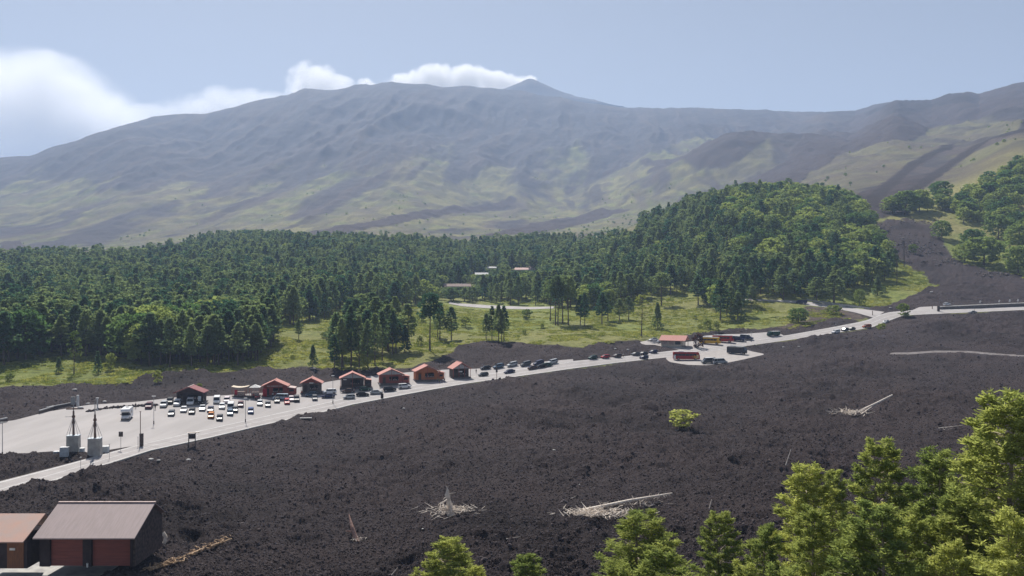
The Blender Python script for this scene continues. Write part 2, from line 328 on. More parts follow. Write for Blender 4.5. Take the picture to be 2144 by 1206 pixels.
for p in ([(0,400),(140,372),(200,395),(120,430),(0,450)],
          [(500,480),(560,430),(640,395),(700,370),(640,420),(560,490)], [(1100,330),(1180,290),(1290,330),(1240,350),(1180,380),(1110,380)],
          [(1190,420),(1300,350),(1370,312),(1460,290),(1520,292),(1440,330),(1380,360),(1300,400)], [(1540,380),(1620,330),(1660,310),(1600,360)],
          [(1640,400),(1740,330),(1820,290),(1920,265),(2060,255),(2144,262),(2000,295),(1920,340),(1850,385),(1780,400)],
          [(1640,290),(1690,250),(1720,250),(1680,290)], [(2000,340),(2144,275),(2144,330),(2050,400),(1960,440),(1900,440)],
          [(900,520),(1100,480),(1400,420),(1500,400),(1380,480),(1330,510),(1000,520)], [(880,420),(1000,370),(1080,330),(1100,360),(1040,400),(900,440)],
          [(380,500),(700,440),(900,400),(1000,400),(1000,425),(760,470),(600,505),(200,545),(100,530)],
          [(820,380),(870,330),(900,280),(940,270),(960,330),(930,380)]):
    vgreen |= poly_mask(p, 900 * S, 4600 * S)
lava = blur(lavaA | lavaB | lavaC, 1, 1)
lava = np.where(blur(islands, 1, 1) > 0.4, 0, lava)
edge = fbm(GX / 9, GY / 9, 4, 5)
near_l = sst(0.35, 0.65, blur(lava > 0.5, 2, 1) + 0.55 * edge)
near_l = np.where(blur((lavaA), 2, 1) > 0.6, 1, near_l)
near_l = np.where(GY < 200 * S, np.maximum(near_l, blur(~flat, 1, 1)), near_l)
# anisotropic streaks running down the mountain (towards the viewer and to the left)
fu = (GX * 0.12 + GY * 0.99); fv = (GX * 0.99 - GY * 0.12) + 70 * fbm(GX / 500, GY / 500, 3, 9)
streak = fbm(fu / 620, fv / 110, 5, 21, 0.6)
patch = fbm(GX / 160, GY / 260, 5, 33, 0.6)
farW = sst(1050 * S, 1400 * S, GY); farV = sst(740 * S, 980 * S, GY)
up = np.clip((GPY - 300) / 190, 0, 1)                       # vegetation thins out with altitude
elev = GS * GY
up = 1 - sst(220, 640, elev)
veg = sst(-0.05, 0.5, streak * 1.0 + patch * 0.7 + (up - 0.75) * 1.0 + (blur(vgreen, 3, 2)) * 0.65)
mott = sst(-0.3, 0.35, fbm(GX / 45, GY / 70, 4, 35, 0.65)); veg = (1 - farV) + farV * veg * (0.36 + 0.40 * mott) * (1 - 0.38 * sst(1350, 1650, GPX))
flv = sst(0.35, 0.65, blur(farlava, 2, 1) + 0.5 * fbm(GX / 60, GY / 90, 4, 77))
flv = np.maximum(flv, sst(0.28, 0.5, fbm(fu / 700 + 9, fv / 60, 4, 91)) * farV * 0.6)
lav_all = np.where(GY < 1050 * S, np.maximum(near_l, flv * farV), flv * farV)
veg = veg * (1 - lav_all)
dry = sst(-0.35, 0.5, fbm(GX / 40, GY / 60, 4, 55) + 0.6 * fbm(GX / 300, GY / 300, 3, 56) + 0.15 * farW)
dry = np.clip(dry + 0.5 * blur(poly_mask([(1370,610),(1500,600),(1520,690),(1400,700),(1290,640)], 380*S, 520*S), 3, 2), 0, 1)
dry = np.clip(dry + 0.8 * blur(poly_mask([(1960,420),(2030,350),(2144,285),(2144,340),(2040,410),(1960,440)], 650*S, 1200*S), 3, 2), 0, 1)
brn = sst(0.3, 0.7, blur(brown, 2, 1) + 0.5 * edge)
# displacement
dz = np.zeros(GPX.shape)
lw = near_l * calm * (1 - sst(1000, 1300, GY))
q = GX + 0.7 * fbm(GX / 3, GY / 3, 2, 2); q2 = GY + 0.7 * fbm(GX / 3 + 9, GY / 3, 2, 3)
rough_ = 0.55 + 0.45 * sst(-0.25, 0.15, fbm(GX / 30, GY / 30, 3, 81)); dz += lw * rough_ * (2.1 * (fbm(GX / 20, GY / 20, 3, 11)) + 1.9 * (ridged(q / 8, q2 / 8, 2, 12) - 0.5) + 1.25 * (ridged(q / 2.6, q2 / 2.6, 2, 13) - 0.5)
            + 0.55 * (ridged(q / 0.95, q2 / 0.95, 2, 14) - 0.5) + 0.2 * (vn(q / 0.4, q2 / 0.4, 15) - 0.5) + 0.2 * sst(0.55, 0.8, vn(q / 1.5, q2 / 1.5, 16)))
gw = (1 - near_l) * calm * (1 - farW)
dz += gw * (1.0 * fbm(GX / 18, GY / 18, 3, 18) + 0.25 * fbm(GX / 3, GY / 3, 2, 19))
rid = np.clip((elev - 60) / 500, 0, 1) * (1 - 0.75 * sst(0.86, 1.0, GS / (np.interp(GPX, pxg, skl))))
dz += farW * (90 * rid * (ridged(fu / 900, fv / 210, 4, 41) - 0.55) + 9 * fbm(GX / 90, GY / 90, 4, 42, 0.6) * (0.35 + rid) + 3.0 * fbm(GX / 25, GY / 25, 3, 43) + flv * 7 * (ridged(GX / 70, GY / 70, 3, 44) - 0.3))
# the cinder cone and spur on the far slope, and the summit cone
def bump_at(px, Y, Zadd, rx, ry):
    x0 = (px - CX) / F * Y
    return Zadd * np.exp(-((GX - x0) / rx) ** 2 - ((GY - Y) / ry) ** 2)
dz += bump_at(1545, 2300 * S, 75, 190, 300) + bump_at(1470, 2150 * S, 40, 150, 200)
Ysum = 5600 * S; xs = (1110 - CX) / F * Ysum
rr = np.hypot(GX - xs, (GY - Ysum) * np.where(GY < Ysum, 2.2, 1.0))
prof = np.interp(rr, np.array([0, 22, 71, 130, 196, 290, 390, 500, 605, 750, 950, 1400]), [439, 438, 432, 425, 417, 407, 396, 389, 381, 372, 362, 340]) / F * Ysum
far_s = GY > 5000 * S
Z = GS * GY + dz
conez = prof + 6 * fbm(GX / 60, GY / 60, 3, 71) * (rr > 60)
Z = np.where(far_s & (rr < 800), np.maximum(Z, conez), Z)
sink = blur(flat, 1, 1) > 0.35
Z = np.where(flat, GS * GY - 0.14, Z)
GZ = Z + CZ
def ground(X, Y):
    """height of the finished ground"""
    px = X / Y * F + CX
    c = min(max((px - cpx[0]) / (cpx[1] - cpx[0]), 0), NC - 1.001); r = min(max(np.searchsorted(rowsY, Y) - 1, 0), NR - 2)
    t = (Y - rowsY[r]) / (rowsY[r + 1] - rowsY[r]); i = int(c); u = c - i
    return float((GZ[r, i] * (1 - u) + GZ[r, i + 1] * u) * (1 - t) + (GZ[r + 1, i] * (1 - u) + GZ[r + 1, i + 1] * u) * t)
GPR = 603 - (GZ - CZ) / GY * F
def hit(px, py, ymax=2500):
    c = min(max(int(round((px - cpx[0]) / (cpx[1] - cpx[0]))), 0), NC - 1)
    pr = GPR[:, c]; k = np.nonzero((pr <= py) & (rowsY > 60))[0]; k = k[0] if len(k) else NR - 1
    Y = rowsY[k]
    if k > 0 and pr[k - 1] > pr[k]: Y = rowsY[k - 1] + (rowsY[k] - rowsY[k - 1]) * min(1, max(0, (pr[k - 1] - py) / (pr[k - 1] - pr[k])))
    X = (px - CX) / F * Y
    return Vector((X, Y, ground(X, Y)))
# terrain material
def terrain_mat():
    m, n, b = node_mat('volcanic_ground'); L = n.links.new
    b.inputs['Roughness'].default_value = 0.95; b.inputs['Specular IOR Level'].default_value = 0.12
    at = n.nodes.new('ShaderNodeAttribute'); at.attribute_name = 'zone'
    sp = n.nodes.new('ShaderNodeSeparateColor'); L(at.outputs['Color'], sp.inputs[0])
    geo = n.nodes.new('ShaderNodeNewGeometry')
    def noise(scale, det=5, rough=0.6):
        z = n.nodes.new('ShaderNodeTexNoise'); z.inputs['Scale'].default_value = scale; z.inputs['Detail'].default_value = det; z.inputs['Roughness'].default_value = rough
        L(geo.outputs['Position'], z.inputs[0]); return z.outputs[0]
    def ramp(fac, stops):
        r = n.nodes.new('ShaderNodeValToRGB'); e = r.color_ramp.elements
        while len(e) < len(stops): e.new(0.5)
        for k, (p_, c_) in enumerate(stops): e[k].position = p_; e[k].color = (*c_, 1)
        L(fac, r.inputs[0]); return r.outputs[0]
    def mix(f, a, c):
        x = n.nodes.new('ShaderNodeMix'); x.data_type = 'RGBA'; L(f, x.inputs[0]); L(a, x.inputs[6]); L(c, x.inputs[7]); return x.outputs[2]
    n1 = noise(1.1, 9, 0.75); n2 = noise(0.03, 5, 0.65); n3 = noise(0.25, 6, 0.7)
    lavc = ramp(n1, [(0.25, (0.026, 0.020, 0.0215)), (0.5, (0.044, 0.034, 0.035)), (0.68, (0.072, 0.057, 0.056)), (0.8, (0.12, 0.096, 0.09))])
    lav2 = ramp(n2, [(0.35, (0.030, 0.025, 0.027)), (0.6, (0.060, 0.044, 0.043))])
    lavm = n.nodes.new('ShaderNodeMix'); lavm.data_type = 'RGBA'; lavm.inputs[0].default_value = 0.4; L(lavc, lavm.inputs[6]); L(lav2, lavm.inputs[7])
    grn = ramp(n3, [(0.3, (0.08, 0.10, 0.03)), (0.5, (0.19, 0.225, 0.055)), (0.7, (0.28, 0.29, 0.085))])
    dryc = ramp(n3, [(0.3, (0.14, 0.13, 0.05)), (0.5, (0.25, 0.23, 0.085)), (0.7, (0.32, 0.29, 0.13))])
    scree = ramp(n2, [(0.3, (0.034, 0.031, 0.036)), (0.7, (0.068, 0.060, 0.062))])
    brc = ramp(n3, [(0.3, (0.06, 0.045, 0.04)), (0.7, (0.15, 0.115, 0.095))])
    vegc = mix(sp.outputs['Blue'], grn, dryc)
    c = mix(sp.outputs['Green'], scree, vegc)
    c = mix(at.outputs['Alpha'], c, brc)
    mr = n.nodes.new('ShaderNodeMapRange'); mr.inputs['From Min'].default_value = 1.0; mr.inputs['From Max'].default_value = 2.0; mr.inputs['To Min'].default_value = 1.12; mr.inputs['To Max'].default_value = 0.62; L(sp.outputs['Red'], mr.inputs['Value'])
    vm = n.nodes.new('ShaderNodeVectorMath'); vm.operation = 'SCALE'; L(lavm.outputs[2], vm.inputs[0]); L(mr.outputs[0], vm.inputs['Scale'])
    cl_ = n.nodes.new('ShaderNodeClamp'); L(sp.outputs['Red'], cl_.inputs[0])
    c = mix(cl_.outputs[0], c, vm.outputs[0])
    L(c, b.inputs['Base Color'])
    bp = n.nodes.new('ShaderNodeBump'); bp.inputs['Strength'].default_value = 1.0; bp.inputs['Distance'].default_value = 1.3
    n4 = noise(0.8, 9, 0.78); L(n4, bp.inputs['Height']); L(bp.outputs[0], b.inputs['Normal'])
    return m
M['terrain'] = terrain_mat()
fresh = np.zeros(GPX.shape, bool)
for p in ([(1788,432),(1850,385),(1900,345),(1960,318),(2000,300),(1996,312),(1920,350),(1866,396),(1830,440)], [(1846,450),(1890,410),(1945,365),(1990,336),(2080,288),(2144,266),(2300,242),(2300,262),(2144,277),(2075,296),(2005,342),(1925,400),(1890,442)],
          [(1460,345),(1500,300),(1545,293),(1590,308),(1600,330),(1560,350)], [(1800,240),(1850,218),(1900,212),(1955,214),(2000,197),(2050,203),(2040,222),(1900,240)]):
    fresh |= poly_mask(p, 600 * S, 4000 * S)
freshf = np.clip(blur(fresh, 1, 1) * 1.0 + 0.75 * sst(0.05, 0.45, fbm(GX / 26, GY / 26, 4, 83)) * near_l, 0, 1)
lav_all = np.maximum(lav_all, blur(fresh, 1, 1)); lav_all = lav_all * (1 + freshf)
dry = np.where(GY < 620 * S, dry * 0.62, np.clip(dry * 0.9 + 0.25 * farV + 0.3 * sst(1350, 1650, GPX), 0, 1))
zonecol = np.stack([lav_all, veg, dry, np.where(GY > 600 * S, farV * 0.5 * sst(-0.05, 0.4, fbm(fu / 480 + 5, fv / 42 + 3, 5, 95, 0.62)), brn)], -1).astype(np.float32)
V3 = np.stack([GX, GY, GZ], -1).reshape(-1, 3)
idx = np.arange(NR * NC).reshape(NR, NC)
quads = np.stack([idx[:-1, :-1], idx[:-1, 1:], idx[1:, 1:], idx[1:, :-1]], -1).reshape(-1, 4)
fy = GY[:-1, :-1].ravel(); fl = near_l[:-1, :-1].ravel()
cls = np.where(fy > 1080 * S, 2, np.where(fl > 0.5, 0, 1))
for k, nm in enumerate(('lava_field', 'meadow', 'mountain')):
    q4 = quads[cls == k]; u_, inv = np.unique(q4, return_inverse=True)
    me = mesh_np(nm, V3[u_], inv.reshape(-1, 4), [M['terrain']], smooth=(k != 0))
    ca = me.color_attributes.new('zone', 'FLOAT_COLOR', 'POINT'); ca.data.foreach_set('color', zonecol.reshape(-1, 4)[u_].ravel())
    link(nm, me, kind='structure')
# ground carried on behind and beside the camera
gb = MB(); gb.add([(-9000, 33.5, CZ - 46), (9000, 33.5, CZ - 46), (9000, -450, CZ - 46), (-9000, -450, CZ - 46)], [(0, 1, 2, 3)])
gb.obj('ground', mat('distant_lava_ground', (0.05, 0.042, 0.042), 0.95, scale=0.2), kind='structure')
# ---------------------------------------------------------------- sheets on the ground
def resample(pl, n):
    x = np.array([p[0] for p in pl], float); y = np.array([p[1] for p in pl], float)
    xq = np.linspace(x[0], x[-1], n); return list(zip(xq, np.interp(xq, x, y)))
def sheet(name, A_, B_, off, m_, n=120, k=8, parent=None, t0=0.0, t1=1.0, **kw):
    a = [hit0(*p) for p in resample(A_, n)]; b = [hit0(*p) for p in resample(B_, n)]
    V = []
    for p, q_ in zip(a, b):
        for i in range(k + 1):
            t = t0 + (t1 - t0) * i / k; V.append((p.x + (q_.x - p.x) * t, p.y + (q_.y - p.y) * t))
    V = np.array(V); z = smooth_z(V[:, 0], V[:, 1]) + off
    V = np.column_stack([V, z]); F_ = [(i * (k + 1) + j, i * (k + 1) + j + 1, (i + 1) * (k + 1) + j + 1, (i + 1) * (k + 1) + j) for i in range(n - 1) for j in range(k)]
    return link(name, mesh_np(name, V, np.array(F_), [m_], True), parent, **kw)
asph = mat('pale_weathered_asphalt', (0.39, 0.365, 0.355), 0.92, (0.335, 0.315, 0.305), 0.22, bump=0.1, detail=10, stretch=(1, 0.16, 1), spec=0.08)
asph2 = mat('road_asphalt', (0.37, 0.345, 0.335), 0.92, (0.31, 0.29, 0.28), 0.35, bump=0.1, detail=10, spec=0.08)
grav = mat('compacted_gravel', (0.38, 0.35, 0.33), 0.95, (0.31, 0.285, 0.27), 0.5, bump=0.3, detail=8)
white = mat('road_paint', (0.68, 0.68, 0.66), 0.7, (0.5, 0.5, 0.49), 2.0)
concrete = mat('concrete', (0.42, 0.41, 0.38), 0.85, (0.28, 0.27, 0.26), 0.8, bump=0.2)
lot = sheet('parking_lot', LOT_FAR, LOT_NEAR, 0.02, asph, 160, 14, kind='structure')
road = sheet('road', ROAD_UP, ROAD_LO, 0.05, asph2, 260, 8, kind='structure')
sheet('edge_line', ROAD_UP, ROAD_LO, 0.058, white, 260, 1, road, 0.07, 0.10)
sheet('edge_line', ROAD_UP, ROAD_LO, 0.058, white, 260, 1, road, 0.90, 0.925)
sheet('centre_line', ROAD_UP, ROAD_LO, 0.058, white, 260, 1, road, 0.49, 0.508)
sheet('bus_yard', YARD_UP, YARD_UPN, 0.03, asph, 40, 8, kind='structure')
sheet('layby', PULL_UP, PULL_LO, 0.02, grav, 40, 8, kind='structure')
sheet('dirt_track', TRACK_A, TRACK_B, 0.02, grav, 30, 6, kind='structure')
sheet('forest_road', UPR_UP, UPR_LO, 0.02, asph, 40, 5, kind='structure')
sheet('meadow_road', BACK_UP, BACK_LO, 0.12, asph, 40, 4, kind='structure')
sheet('junction_pavement', PLAZA_A, PLAZA_B, 0.03, asph, 20, 4, kind='structure')
sheet('footpath', TRAIL_A, TRAIL_B, 0.03, mat('ashy_path_gravel', (0.21, 0.19, 0.185), 0.95, (0.13, 0.115, 0.11), 0.8, spec=0.08), 60, 3, kind='structure')
sheet('garage_apron', APRON[0], APRON[1], 0.03, concrete, 20, 6, kind='structure')
# kerb between the road and the lava slope
def kerb(pl, n, w_, hh, m_, name='kerb', inset=0.0):
    pts = [hit0(*p) for p in resample(pl, n)]; mb = MB(); rings = []
    for i, p in enumerate(pts):
        d = (pts[min(i + 1, n - 1)] - pts[max(i - 1, 0)]); d.z = 0; d.normalize(); s_ = Vector((d.y, -d.x, 0)); p = p + s_ * inset
        z = p.z
        rings.append([p + s_ * a + Vector((0, 0, h)) for a, h in ((0, -0.2), (0, hh), (w_, hh), (w_, -0.2))])
    mb.loft(rings); return mb.obj(name, m_, kind='structure')
kerb([p for p in ROAD_LO if p[0] < 1390], 160, 0.3, 0.17, concrete)
# haze
hz = MB(); TOP = CZ + 1345.0
hz.box((0, 3750, (TOP + CZ - 52) / 2), (19000, 9700, TOP - CZ + 52))
hm = bpy.data.materials.new('mountain_air'); hm.use_nodes = True; hn = hm.node_tree; hn.nodes.clear()
ho = hn.nodes.new('ShaderNodeOutputMaterial'); hv = hn.nodes.new('ShaderNodeVolumePrincipled')
hv.inputs['Color'].default_value = (0.52, 0.69, 1.0, 1); hv.inputs['Density'].default_value = 0.000122; hv.inputs['Anisotropy'].default_value = 0.15
hn.links.new(hv.outputs[0], ho.inputs['Volume'])
hz.obj('haze', hm, kind='stuff')
# ================================================================ TREES
def quads_from(cent, ax1, ax2):
    n = len(cent); V = np.empty((n, 4, 3)); V[:, 0] = cent - ax1 - ax2; V[:, 1] = cent + ax1 - ax2 * 0.6; V[:, 2] = cent + ax1 * 0.8 + ax2; V[:, 3] = cent - ax1 + ax2 * 0.7
    return V.reshape(-1, 3), np.arange(n * 4).reshape(n, 4)
def rand_unit(g, n):
    v = g.normal(size=(n, 3)); return v / np.linalg.norm(v, axis=1, keepdims=True)
def crown(seed, h, r, z0, nclump, nleaf, leaf, shape='pine', cl=0.5, long=1.0, flat_=0.6):
    """foliage clumps carried round a trunk of height h; returns mesh data and clump centres"""
    g = np.random.default_rng(seed)
    u = g.random(nclump) ** 0.9
    if shape == 'pine': pr = np.where(u < 0.25, 0.62 + 1.5 * u, 1.0 - 0.92 * ((u - 0.25) / 0.75) ** 1.35)
    elif shape == 'flat': pr = np.sqrt(np.clip(1 - (2 * u - 0.75) ** 2 / 1.7, 0.05, 1))
    elif shape == 'cone': pr = 1.02 - 0.97 * u
    else: pr = np.sqrt(np.clip(1 - (2 * u - 0.85) ** 2 / 1.4, 0.05, 1))
    th = g.random(nclump) * 2 * np.pi
    whorl = np.round(u * 9) / 9 if shape in ('pine', 'cone') else u
    uu = u * 0.7 + whorl * 0.3 if shape in ('pine', 'cone') else u
    lob = 1 + 0.25 * np.sin(th * 3 + seed) * (0.6 + 0.4 * np.sin(uu * 14 + seed))
    rad = r * pr * lob * np.sqrt(0.12 + 0.88 * g.random(nclump))
    C = np.stack([rad * np.cos(th), rad * np.sin(th), z0 + (h - z0) * uu + 0.12 * rad], 1)
    n = nclump * nleaf
    off = rand_unit(g, n) * (g.random((n, 1)) ** 0.5) * cl; off[:, 2] *= flat_
    cen = np.repeat(C, nleaf, 0) + off
    a = rand_unit(g, n); b = np.cross(a, rand_unit(g, n)); b /= np.linalg.norm(b, axis=1, keepdims=True) + 1e-9
    if long > 1: a[:, 2] = np.abs(a[:, 2]) + 0.35; a /= np.linalg.norm(a, axis=1, keepdims=True)
    s = leaf * (0.6 + 0.8 * g.random((n, 1)))
    V, Fq = quads_from(cen, a * s * long, b * s)
    return V, Fq, C
def trunk_mb(seed, h, rb, C=None, lean=0.02, limbs=0, dead=0, r_dead=1.5, zdead=(0.3, 0.6)):
    g = np.random.default_rng(seed + 99); mb = MB(); n = 6; pts = []
    for i in range(n + 1):
        t = i / n; pts.append(Vector((lean * h * math.sin(t * 2 + seed), lean * h * math.cos(t * 2.6 + seed) - lean * h * math.cos(seed), h * t)))
    pts = [p - pts[0] for p in pts]
    rings = []
    for i, p in enumerate(pts):
        t = i / n; rr_ = rb * (1 - 0.9 * t) * (1.25 if i == 0 else 1)
        rings.append([p + Vector((math.cos(k * math.pi / 3) * rr_, math.sin(k * math.pi / 3) * rr_, -0.3 if i == 0 else 0)) for k in range(6)])
    mb.loft(rings)
    def at(z):
        t = min(max(z / h, 0), 0.999) * n; i = int(t); return pts[i].lerp(pts[i + 1], t - i)
    if C is not None and limbs:
        for k in g.choice(len(C), min(limbs, len(C)), replace=False):
            c = Vector(C[k]); a = at(c.z - 0.25 * math.hypot(c.x, c.y)); mb.tube(a, c, max(0.02, rb * 0.2), 0.01, 3, False)
    for k in range(dead):
        z = h * g.uniform(*zdead); t = g.random() * 6.28; L_ = r_dead * g.uniform(0.5, 1.1)
        mb.tube(at(z), at(z) + Vector((math.cos(t) * L_, math.sin(t) * L_, L_ * g.uniform(-0.15, 0.25))), rb * 0.14, 0.01, 3, False)
    return mb
def tree_proto(kind, seed, h, r, z0, nclump, nleaf, leaf, shape, lm, cl, rb, long=1.0, limbs=0, dead=0, flat_=0.6, zdead=(0.3, 0.6)):
    V, Fq, C = crown(seed, h, r, z0, nclump, nleaf, leaf, shape, cl, long, flat_)
    cm = mesh_np('crown', V, Fq, [M[lm]]); tm = trunk_mb(seed, h * 0.97, rb, C, 0.012, limbs, dead, r * 0.8, zdead).mesh('trunk', M['trunk'])
    return dict(crown=cm, trunk=tm, h=h, r=r)
PROTO = {}
def near_proto(seed, h=16, r=3.3, z0=1.5, nb=92):
    g = np.random.default_rng(seed); cents = []; mb = trunk_mb(seed, h * 0.96, 0.2, None, 0.012)
    for b_ in range(nb):
        u = (b_ + g.random()) / nb; z = z0 + (h * 0.97 - z0) * u ** 0.92; th = b_ * 2.4 + g.uniform(-0.5, 0.5)
        L_ = r * (0.14 + 1.06 * (1 - u) ** 0.85) * g.uniform(0.74, 1.08) * (0.8 if u < 0.12 else 1)
        rise = g.uniform(0.05, 0.4) + 0.5 * u ** 3; d = np.array([math.cos(th), math.sin(th), 0.0]); side = np.array([-d[1], d[0], 0])
        tip = np.array([0, 0, z]) + d * L_ + np.array([0, 0, rise * L_])
        mb.tube((0, 0, z), tuple((np.array([0, 0, z]) + tip) / 2 + np.array([0, 0, -0.05 * L_])), 0.05 * (1.2 - u), 0.03, 3, False).tube(tuple((np.array([0, 0, z]) + tip) / 2 + np.array([0, 0, -0.05 * L_])), tuple(tip), 0.03, 0.012, 3, False)
        if b_ % 3 == 0:
            t3 = th + g.uniform(-0.5, 0.5); L3_ = L_ * g.uniform(0.7, 1.04); z3 = z - 0.25; mb.tube((0, 0, z3), (math.cos(t3) * L3_, math.sin(t3) * L3_, z3 + g.uniform(-0.1, 0.35) * L3_), 0.035, 0.012, 3, False)
        nc = int(6 + 8 * L_)
        for _ in range(nc):
            s_ = 1 - 0.78 * g.random() ** 1.5; wv = 0.34 * L_ * (1.15 - s_) + 0.12
            c = np.array([0, 0, z]) + d * L_ * s_ + side * g.normal(0, wv * 0.75) + np.array([0, 0, rise * L_ * s_ * s_ + g.normal(0, 0.10) + 0.05])
            cents.append(c)
    C = np.array(cents); nl = 24; n = len(C) * nl
    base = np.repeat(C, nl, 0); a = rand_unit(g, n); a[:, 2] = np.abs(a[:, 2]) * 0.5 + 0.12; a /= np.linalg.norm(a, axis=1, keepdims=True)
    ln_ = 0.09 * (0.6 + 0.8 * g.random((n, 1))); b = np.cross(a, rand_unit(g, n)); b /= np.linalg.norm(b, axis=1, keepdims=True) + 1e-9
    cen = base + a * ln_ + rand_unit(g, n) * 0.10
    V, Fq = quads_from(cen, a * ln_, b * (0.017 + 0.012 * g.random((n, 1))))
    return dict(crown=mesh_np('crown', V, Fq, [M['pine_near']]), trunk=mb.mesh('trunk', M['deadwood2']), h=h, r=r)
M['deadwood2'] = mat('grey_brown_bark', (0.42, 0.35, 0.29), 0.9, (0.20, 0.16, 0.13), 3.0, bump=0.5)
# distant forms (instanced thousands of times)
for i in range(4): PROTO['far_pine%d' % i] = tree_proto('p', 100 + i, 14, 3.1 + 0.3 * (i % 2), 2.5, 115, 8, 0.27, ('pine', 'flat', 'pine', 'round')[i], 'pine', 0.7, 0.22, limbs=0)
for i in range(3): PROTO['far_broad%d' % i] = tree_proto('b', 120 + i, 11, 4.6, 2.2, 120, 8, 0.34, 'round', 'broad', 0.95, 0.25)
# mid forms (individual trees of the front rows)
for i in range(4): PROTO['mid_pine%d' % i] = tree_proto('p', 140 + i, 16, 3.3, 4.6, 210, 9, 0.22, 'pine', 'pine', 0.62, 0.26, limbs=24, dead=8)
for i in range(2): PROTO['mid_flat%d' % i] = tree_proto('p', 150 + i, 20, 4.0, 11, 190, 10, 0.24, 'flat', 'pine', 0.8, 0.34, limbs=30, dead=10, zdead=(0.35, 0.55))
for i in range(2): PROTO['mid_cone%d' % i] = tree_proto('p', 160 + i, 9, 2.5, 0.3, 170, 9, 0.19, 'cone', 'pine', 0.5, 0.16, limbs=10)
PROTO['mid_sparse0'] = tree_proto('p', 170, 19, 3.9, 7, 80, 9, 0.2, 'flat', 'bush', 0.6, 0.28, limbs=50, dead=26, zdead=(0.25, 0.6))
for i in range(3): PROTO['mid_broad%d' % i] = tree_proto('b', 180 + i, 10, 4.6, 1.2, 260, 9, 0.24, 'round', 'broad', 0.8, 0.25, limbs=16)
for i in range(2): PROTO['bush%d' % i] = tree_proto('b', 190 + i, 2.6, 1.7, 0.1, 60, 9, 0.14, 'round', 'bush', 0.45, 0.06, limbs=8)
# near pines with needle tufts
for i in range(5): PROTO['near_pine%d' % i] = near_proto(200 + i)

def place_tree(kind, X, Y, height, width, label, group, name='pine_tree', z=None, cat='tree', rz=None):
    p = PROTO[kind]; z = ground(X, Y) if z is None else z
    root = empty(name, (X, Y, z - 0.05), random.random() * 6.28 if rz is None else rz, label=label, cat=cat, group=group)
    sx = width / (2.15 * p['r']); sz = height / (p['h'] * 1.02); root.scale = (sx, sx, sz)
    link('crown', p['crown'], root); link('trunk', p['trunk'], root)
    return root
# --- near pines
NEAR = [  # px of the trunk, image row of the top, distance, width in px, variant, label
 (940,1116,66,165,0,'bright green pine top just reaching above the bottom edge below the white dead stump'),
 (1102,1147,64,125,1,'small rounded pine top at the bottom edge between the stump and the long bleached log'),
 (1345,1058,62,215,2,'bushy pine standing in front of the long bleached log'),
 (1508,1060,68,125,3,'slim light green pine just right of the bushy pine by the log'),
 (1290,1165,55,140,4,'low pine crown at the bottom edge in front of the bushy pine'),
 (1600,1085,58,130,1,'narrow pine filling the gap between the slim pine and the grey-green tall pine'),
 (1690,955,60,190,0,'grey-green tall pine with bare pale twigs near its top'),
 (1745,972,70,110,2,'thin pine top squeezed behind the grey-green tall pine'),
 (1843,903,62,170,3,'tall pine with a rounded double top in the middle of the near grove'),
 (1955,922,58,190,4,'broad dark pine with a brownish shaded flank in the near grove'),
 (1838,1030,48,250,2,'wide yellowish pine crown low in the near grove'),
 (2105,795,52,300,0,'tallest pine of the near grove, cut by the picture edge'),
 (2060,880,60,150,1,'pine crowded against the flank of the tallest pine'),
 (2128,1050,44,240,3,'pine crown in the bottom corner under the tallest pine'),
 (1640,1160,44,180,4,'short bright pine at the bottom edge of the near grove'),
 (1985,1110,46,170,1,'shaded pine between the wide yellowish crown and the corner pine'),
 (1445,1190,50,120,0,'pine tip barely showing at the bottom edge beside the bushy pine'),
 (1705,1045,54,170,2,'pine crown low between the grey-green tall pine and the wide yellowish crown'),
 (1790,1100,50,170,3,'yellow-green crown at the foot of the rounded double-topped pine'),
 (1900,1050,54,170,1,'pine filling the gap between the wide yellowish and the broad dark crown'),
 (2010,1000,54,190,0,'pine crown rising under the flank of the tallest pine'),
 (1560,1160,52,130,4,'low pine tip at the bottom edge between slim and grey-green pines'),
 (1385,1130,56,190,0,'pine crown touching the bushy pine at its lower right'),
 (2210,900,50,220,2,'pine standing mostly outside the picture beyond the tallest pine'),
]
for px, top, Y, wpx, v, lab in NEAR:
    X = (px - CX) / F * Y; zt = CZ - (top - 603) / F * Y; zb = CZ - 31
    place_tree('near_pine%d' % v, X, Y, zt - zb, 1.8 * wpx / F * Y, lab, 'pines of the near grove', z=zb)
